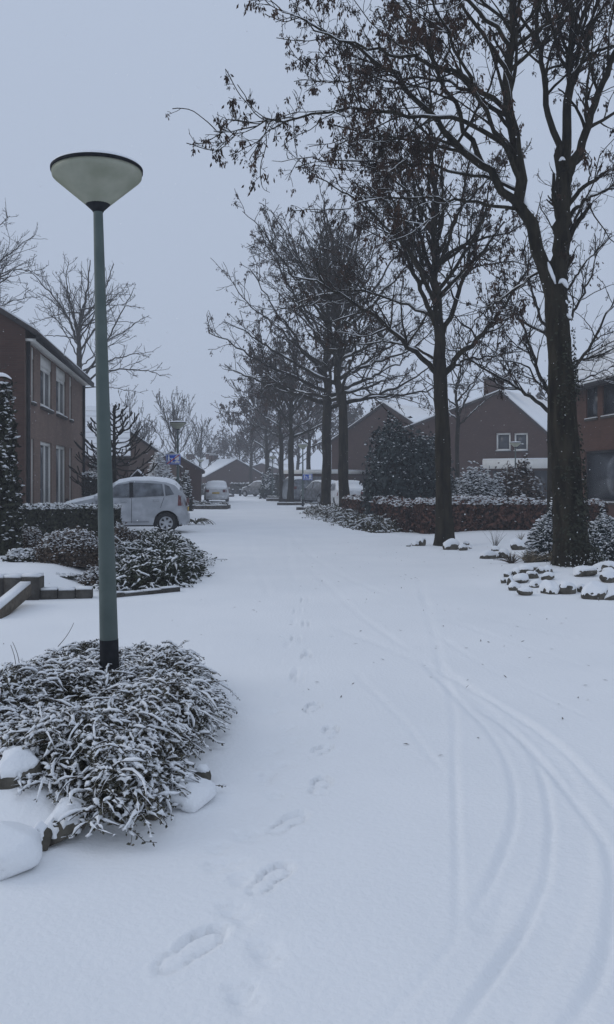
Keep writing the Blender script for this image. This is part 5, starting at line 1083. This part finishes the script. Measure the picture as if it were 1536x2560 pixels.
# behind the hatchback
gdome2 = lambda lb, px, d_, wpx, ty, mat, n, leaf, **k: dome_plant('garden_shrub', lb, 'shrub', ((px-CX)/F*d_, d_), (wpx/2/F*d_, wpx/2/F*d_*.9), CH-(ty-HY)/F*d_, leaf, n, mat, rng, **k)
gdome2('snow-capped clipped mound behind the roof of the hatchback', 398, 40, 84, 1152, LEAFB, 5000, .12, snow=.95, lump=1.2, taper=.25, lumpy=.1, snow_lo=-.3)
a_, b_ = W(352, HY, 36.5), W(446, HY, 36.8); box_hedge('clipped_hedge', 'dark clipped hedge below the snow-capped mound', a_, b_, .8, CH-(1196-HY)/F*36.5, .10, 3500, LEAFX, rng, snow=.35)
gdome2('dark conifer bush between the monkey puzzle and brick house', 240, 38, 60, 1158, LEAFI, 3500, .12, snow=.25, lump=.9)
gdome2('dark bush behind the rear end of the hatchback', 462, 44, 36, 1190, LEAFX, 2200, .11, snow=.15)
a_, b_ = W(150, HY, 34.5), W(262, HY, 36); box_hedge('clipped_hedge', 'dark hedge at the far corner of the left brick house', a_, b_, .7, 1.75, .11, 3000, LEAFX, rng, snow=.4)
pB = G(487, 1312); tb_ = thing('grass_tuft', 'drooping long-leaved tuft beside the rear wheel of hatchback', 'plant', (pB[0], pB[1]+.3, 0)); bl_ = MB()
for i in range(46):
    a = rng.uniform(0, 6.28); l = rng.uniform(.35, .8); t = np.linspace(0, 1, 6); bl_.tubes(np.stack([l*t*math.cos(a), l*t*math.sin(a), .02+l*(1.0*t-1.05*t**2)], -1), np.linspace(.016, .005, 6), 3)
bl_.build('blades', LEAFO, tb_)['kind'] = 'stuff'
bh = thing('bird_house', 'tiny bird house with snowy gable roof behind the hatchback', 'bird house', W(346, HY, 31)*np.array([1,1,0]))
MB().box((-.04,-.04,-.05),(.04,.04,1.42)).build('post', TIMBER, bh); MB().box((-.15,-.12,1.423),(.15,.12,1.62)).build('box', TIMBER, bh)
MB().prism([(-.24,-.17,1.56),(0,-.17,1.80),(.24,-.17,1.56),(.24,-.17,1.60),(0,-.17,1.85),(-.24,-.17,1.60)], (0,.34,0)).build('roof', TILE, bh); MB().prism([(-.25,-.16,1.604),(0,-.16,1.856),(.25,-.16,1.604),(.23,-.16,1.66),(0,-.16,1.90),(-.23,-.16,1.66)], (0,.32,0)).build('roof_snow', SNOW, bh)
# right side
shoot_shrub('ground_cover_bed', 'low snowy ground-cover shrubs at the foot of the paired maples', 'shrub', [gp(1052,1316,.08),gp(1010,1330),gp(940,1333),gp(880,1322),gp(830,1305),gp(790,1292),gp(762,1284),gp(790,1274),gp(860,1278),gp(900,1288),gp(960,1300)], 0.28, .5, 1500, .34, .085, .018, LEAFO, rng, NS=7, leaves=10, hvar=.5, up=.3, droop=.45, snowp=.85, under=7)
p0, p1 = W(1048, HY, 25.0), W(1502, HY, 25.2)
box_hedge('beech_hedge', 'long russet beech hedge with a snowy top behind the lawn stones', p0, p1, .8, CH-(1244-HY)/F*24.8-.1, .115, 21000, LEAFR, rng, snow=.32, core=RUSTIN, lump=.7, gaps=.45, loose=1.3)
p0, p1 = W(884, HY, 37), W(1050, HY, 25.4)
box_hedge('beech_hedge', 'receding beech hedge behind the ground-cover bed', p0, p1, .8, .82, .12, 15000, LEAFR, rng, snow=.22, core=RUSTIN, lump=.7, loose=1.4)
dome_plant('evergreen_bush', 'tall dark blue-green evergreen bush behind the russet hedge', 'shrub', ((1022-CX)/F*31, 31), (1.42, 1.3), CH+(HY-1082)/F*31-.1, .17, 12000, LEAFI, rng, snow=.10, lump=.42, lumpy=.16, taper=0, snow_lo=.1, boxy=3.2)
gdome2('snow-dusted bush under the gable house porch', 1195, 28, 140, 1192, LEAFI, 6000, .11, snow=.5, lump=.8)
gdome2('dark brown twiggy shrub before the gable house porch', 1300, 31, 120, 1172, LEAFB, 4200, .11, snow=.08)
gdome2('dark brown bush left of the porch bush', 1130, 33, 70, 1205, LEAFX, 3000, .11, snow=.2)
def yew(lb, px, d_, wpx, ty):
    c = ((px-CX)/F*d_, d_); z0 = gz(*c); h = CH-(ty-HY)/F*d_-z0; r = wpx/2/F*d_
    o = dome_plant('evergreen_shrub', lb, 'shrub', c, (r, r), h, .06, 5200, LEAFI, rng, snow=.30, lump=.75, lumpy=.22, freq=2, taper=.25, ragged=.05)
    n = 340; th = rng.uniform(0, 6.28, n); ph = np.arcsin(rng.uniform(0, 1, n)); d = np.stack([np.cos(th)*np.cos(ph), np.sin(th)*np.cos(ph), np.sin(ph)], -1); P0 = d*np.array([r, r, h])*.84; P0[:, :2] *= (1-.25*P0[:, 2:3]/h)
    D = unit(d*np.array([1, 1, .4])+np.array([0, 0, .5])+rng.normal(0, .2, (n, 3))); t = np.linspace(0, 1, 6)[None, :, None]; Q = P0[:, None] + D[:, None]*t*.22 - np.array([0, 0, .10])*t**2
    MB().tubes(Q, np.full((n, 6), .016)*np.linspace(1, .5, 6), 4).build('shoots', LEAFI, o)['kind'] = 'stuff'
    k = d[:, 2] > .12; MB().tubes(Q[k]+np.array([0, 0, .015]), np.full((k.sum(), 6), .017)*rng.uniform(.3, 1.1, (k.sum(), 6)), 4).build('shoot_snow', SNOW, o, smooth=True)['kind'] = 'stuff'
yew('snow-tipped evergreen shrub left of the biggest trunk', 1372, 15.6, 92, 1282)
yew('snow-tipped evergreen shrub right of the biggest trunk', 1512, 15.4, 96, 1284)
def tuft(lb, px, py, hh, n, mat, spread=.5, r=.0022, wild=.3):
    p = G(px, py); p = G(px, py, gz(p[0], p[1])); o = thing('grass_tuft', lb, 'plant', (p[0], p[1], gz(p[0], p[1])-.02)); mb = MB()
    for i in range(n):
        a = rng.uniform(0, 6.28); s = abs(rng.normal(0, spread)); l = hh*rng.uniform(.5, 1.1); t = np.linspace(0, 1, 6)[:, None]
        mb.tubes(np.array([math.cos(a), math.sin(a), 0])*(t**1.3*s*l+.02) + np.array([0, 0, 1.])*t*l*(1-wild*s*t), np.linspace(r*1.3, r*.5, 6), 3)
    mb.build('blades', mat, o)['kind'] = 'stuff'
tuft('leafless twiggy sapling in the snow near the lone boulder', 1238, 1366, .42, 26, STEM, .35, .0025, 0)
tuft('dry grass tuft left of the evergreen shrub beside the boulder', 1302, 1350, .20, 30, DRY, .5, .003)
tuft('dark grass tuft at the left edge of the rockery', 1280, 1410, .22, 90, LEAFB, .8, .0045)
tuft('dry grass tuft behind the rockery stones', 1326, 1414, .24, 110, DRY, .8, .004)
tuft('dry grass tuft close to the left foot of the biggest trunk', 1385, 1412, .22, 90, DRY, .7, .004)
tuft('dry grass tuft right of the biggest trunk below the evergreen', 1497, 1408, .25, 110, DRY, .8, .004)
dome_plant('conifer_bush', 'blue-green conifer bush by the hazy twin trunks', 'shrub', ((671-CX)/F*76, 76), (.78, .78), CH+(HY-1184)/F*76, .2, 2500, LEAFI, rng, snow=.1, taper=.35)
a_, b_ = W(585, HY, 108), W(648, HY, 104); box_hedge('far_hedge', 'hazy hedge right of the bollards at the street end', a_, b_, 1.0, 1.3, .2, 2500, LEAFX, rng, snow=.2)
a_, b_ = W(500, HY, 98), W(552, HY, 100); box_hedge('far_hedge', 'hazy hedge left of the bollards behind the white saloon', a_, b_, 1.0, 1.2, .2, 2200, LEAFX, rng, snow=.2)
a_, b_ = W(690, HY, 86), W(800, HY, 84); box_hedge('far_hedge', 'hazy tall hedge behind the cars on the right', a_, b_, 1.0, 2.3, .22, 3000, LEAFX, rng, snow=.2)
a_, b_ = W(455, HY, 66), W(488, HY, 72); box_hedge('far_hedge', 'low hedge between the outbuilding and the white saloon', a_, b_, .8, 1.0, .16, 1600, LEAFB, rng, snow=.3)

# fallen seeds and bits of twig on the snow under the trees
n = 240; x = rng.normal(1.6, 1.9, n); y = rng.uniform(4.5, 21, n); k = ~((x < -.3) & (y < 7.2)); x, y = x[k], y[k]; n = len(x)
P = np.stack([x, y, ground_h(x, y) + .006], -1); fs = MB().scatter(LEAF_V, LEAF_F, P, rand_rot(rng, n, .25), np.stack([rng.uniform(.008, .02, n), rng.uniform(.02, .055, n), np.full(n, .02)], -1)); fs = fs.build('fallen_seeds', SEED); tag(fs, 'tiny dark fallen seeds and twig bits lying on the snow', 'seeds', kind='stuff')

# ------------------------------------------------------------------ air: haze and falling snow
rng = np.random.default_rng(77)
n = 13000; y = 3.2 + 42*rng.uniform(0, 1, n)**0.75; x = rng.uniform(-.46, .46, n)*y; z = CH + rng.uniform(-.62, .60, n)*y; k = (z > .05) & (z < 11); P = np.stack([x, y, z], -1)[k]; n = len(P)
S = np.stack([rng.uniform(.0014, .0030, n), rng.uniform(.0014, .0030, n), rng.uniform(.0016, .0050, n)], -1)*1.45
fl = MB().scatter(LUMP_V, LUMP_F, P, rand_rot(rng, n, .5), S).build('falling_snowflakes', SNOW); tag(fl, 'snowflakes drifting down through the air', 'snowflakes', kind='stuff')
hz = MB().box((-215, -25, -1.3), (215, 415, 17.5))
hm_ = bpy.data.materials.new('haze'); hm_.use_nodes = True; t = hm_.node_tree; t.nodes.clear(); ho = t.nodes.new('ShaderNodeOutputMaterial'); pv = t.nodes.new('ShaderNodeVolumePrincipled')
pv.inputs['Color'].default_value = (0.93, 0.95, 1.0, 1); pv.inputs['Density'].default_value = HAZE; pv.inputs['Anisotropy'].default_value = 0.0; t.links.new(pv.outputs[0], ho.inputs['Volume'])
tag(hz.build('haze', hm_), 'thin snowy haze in the air', None, kind='stuff')
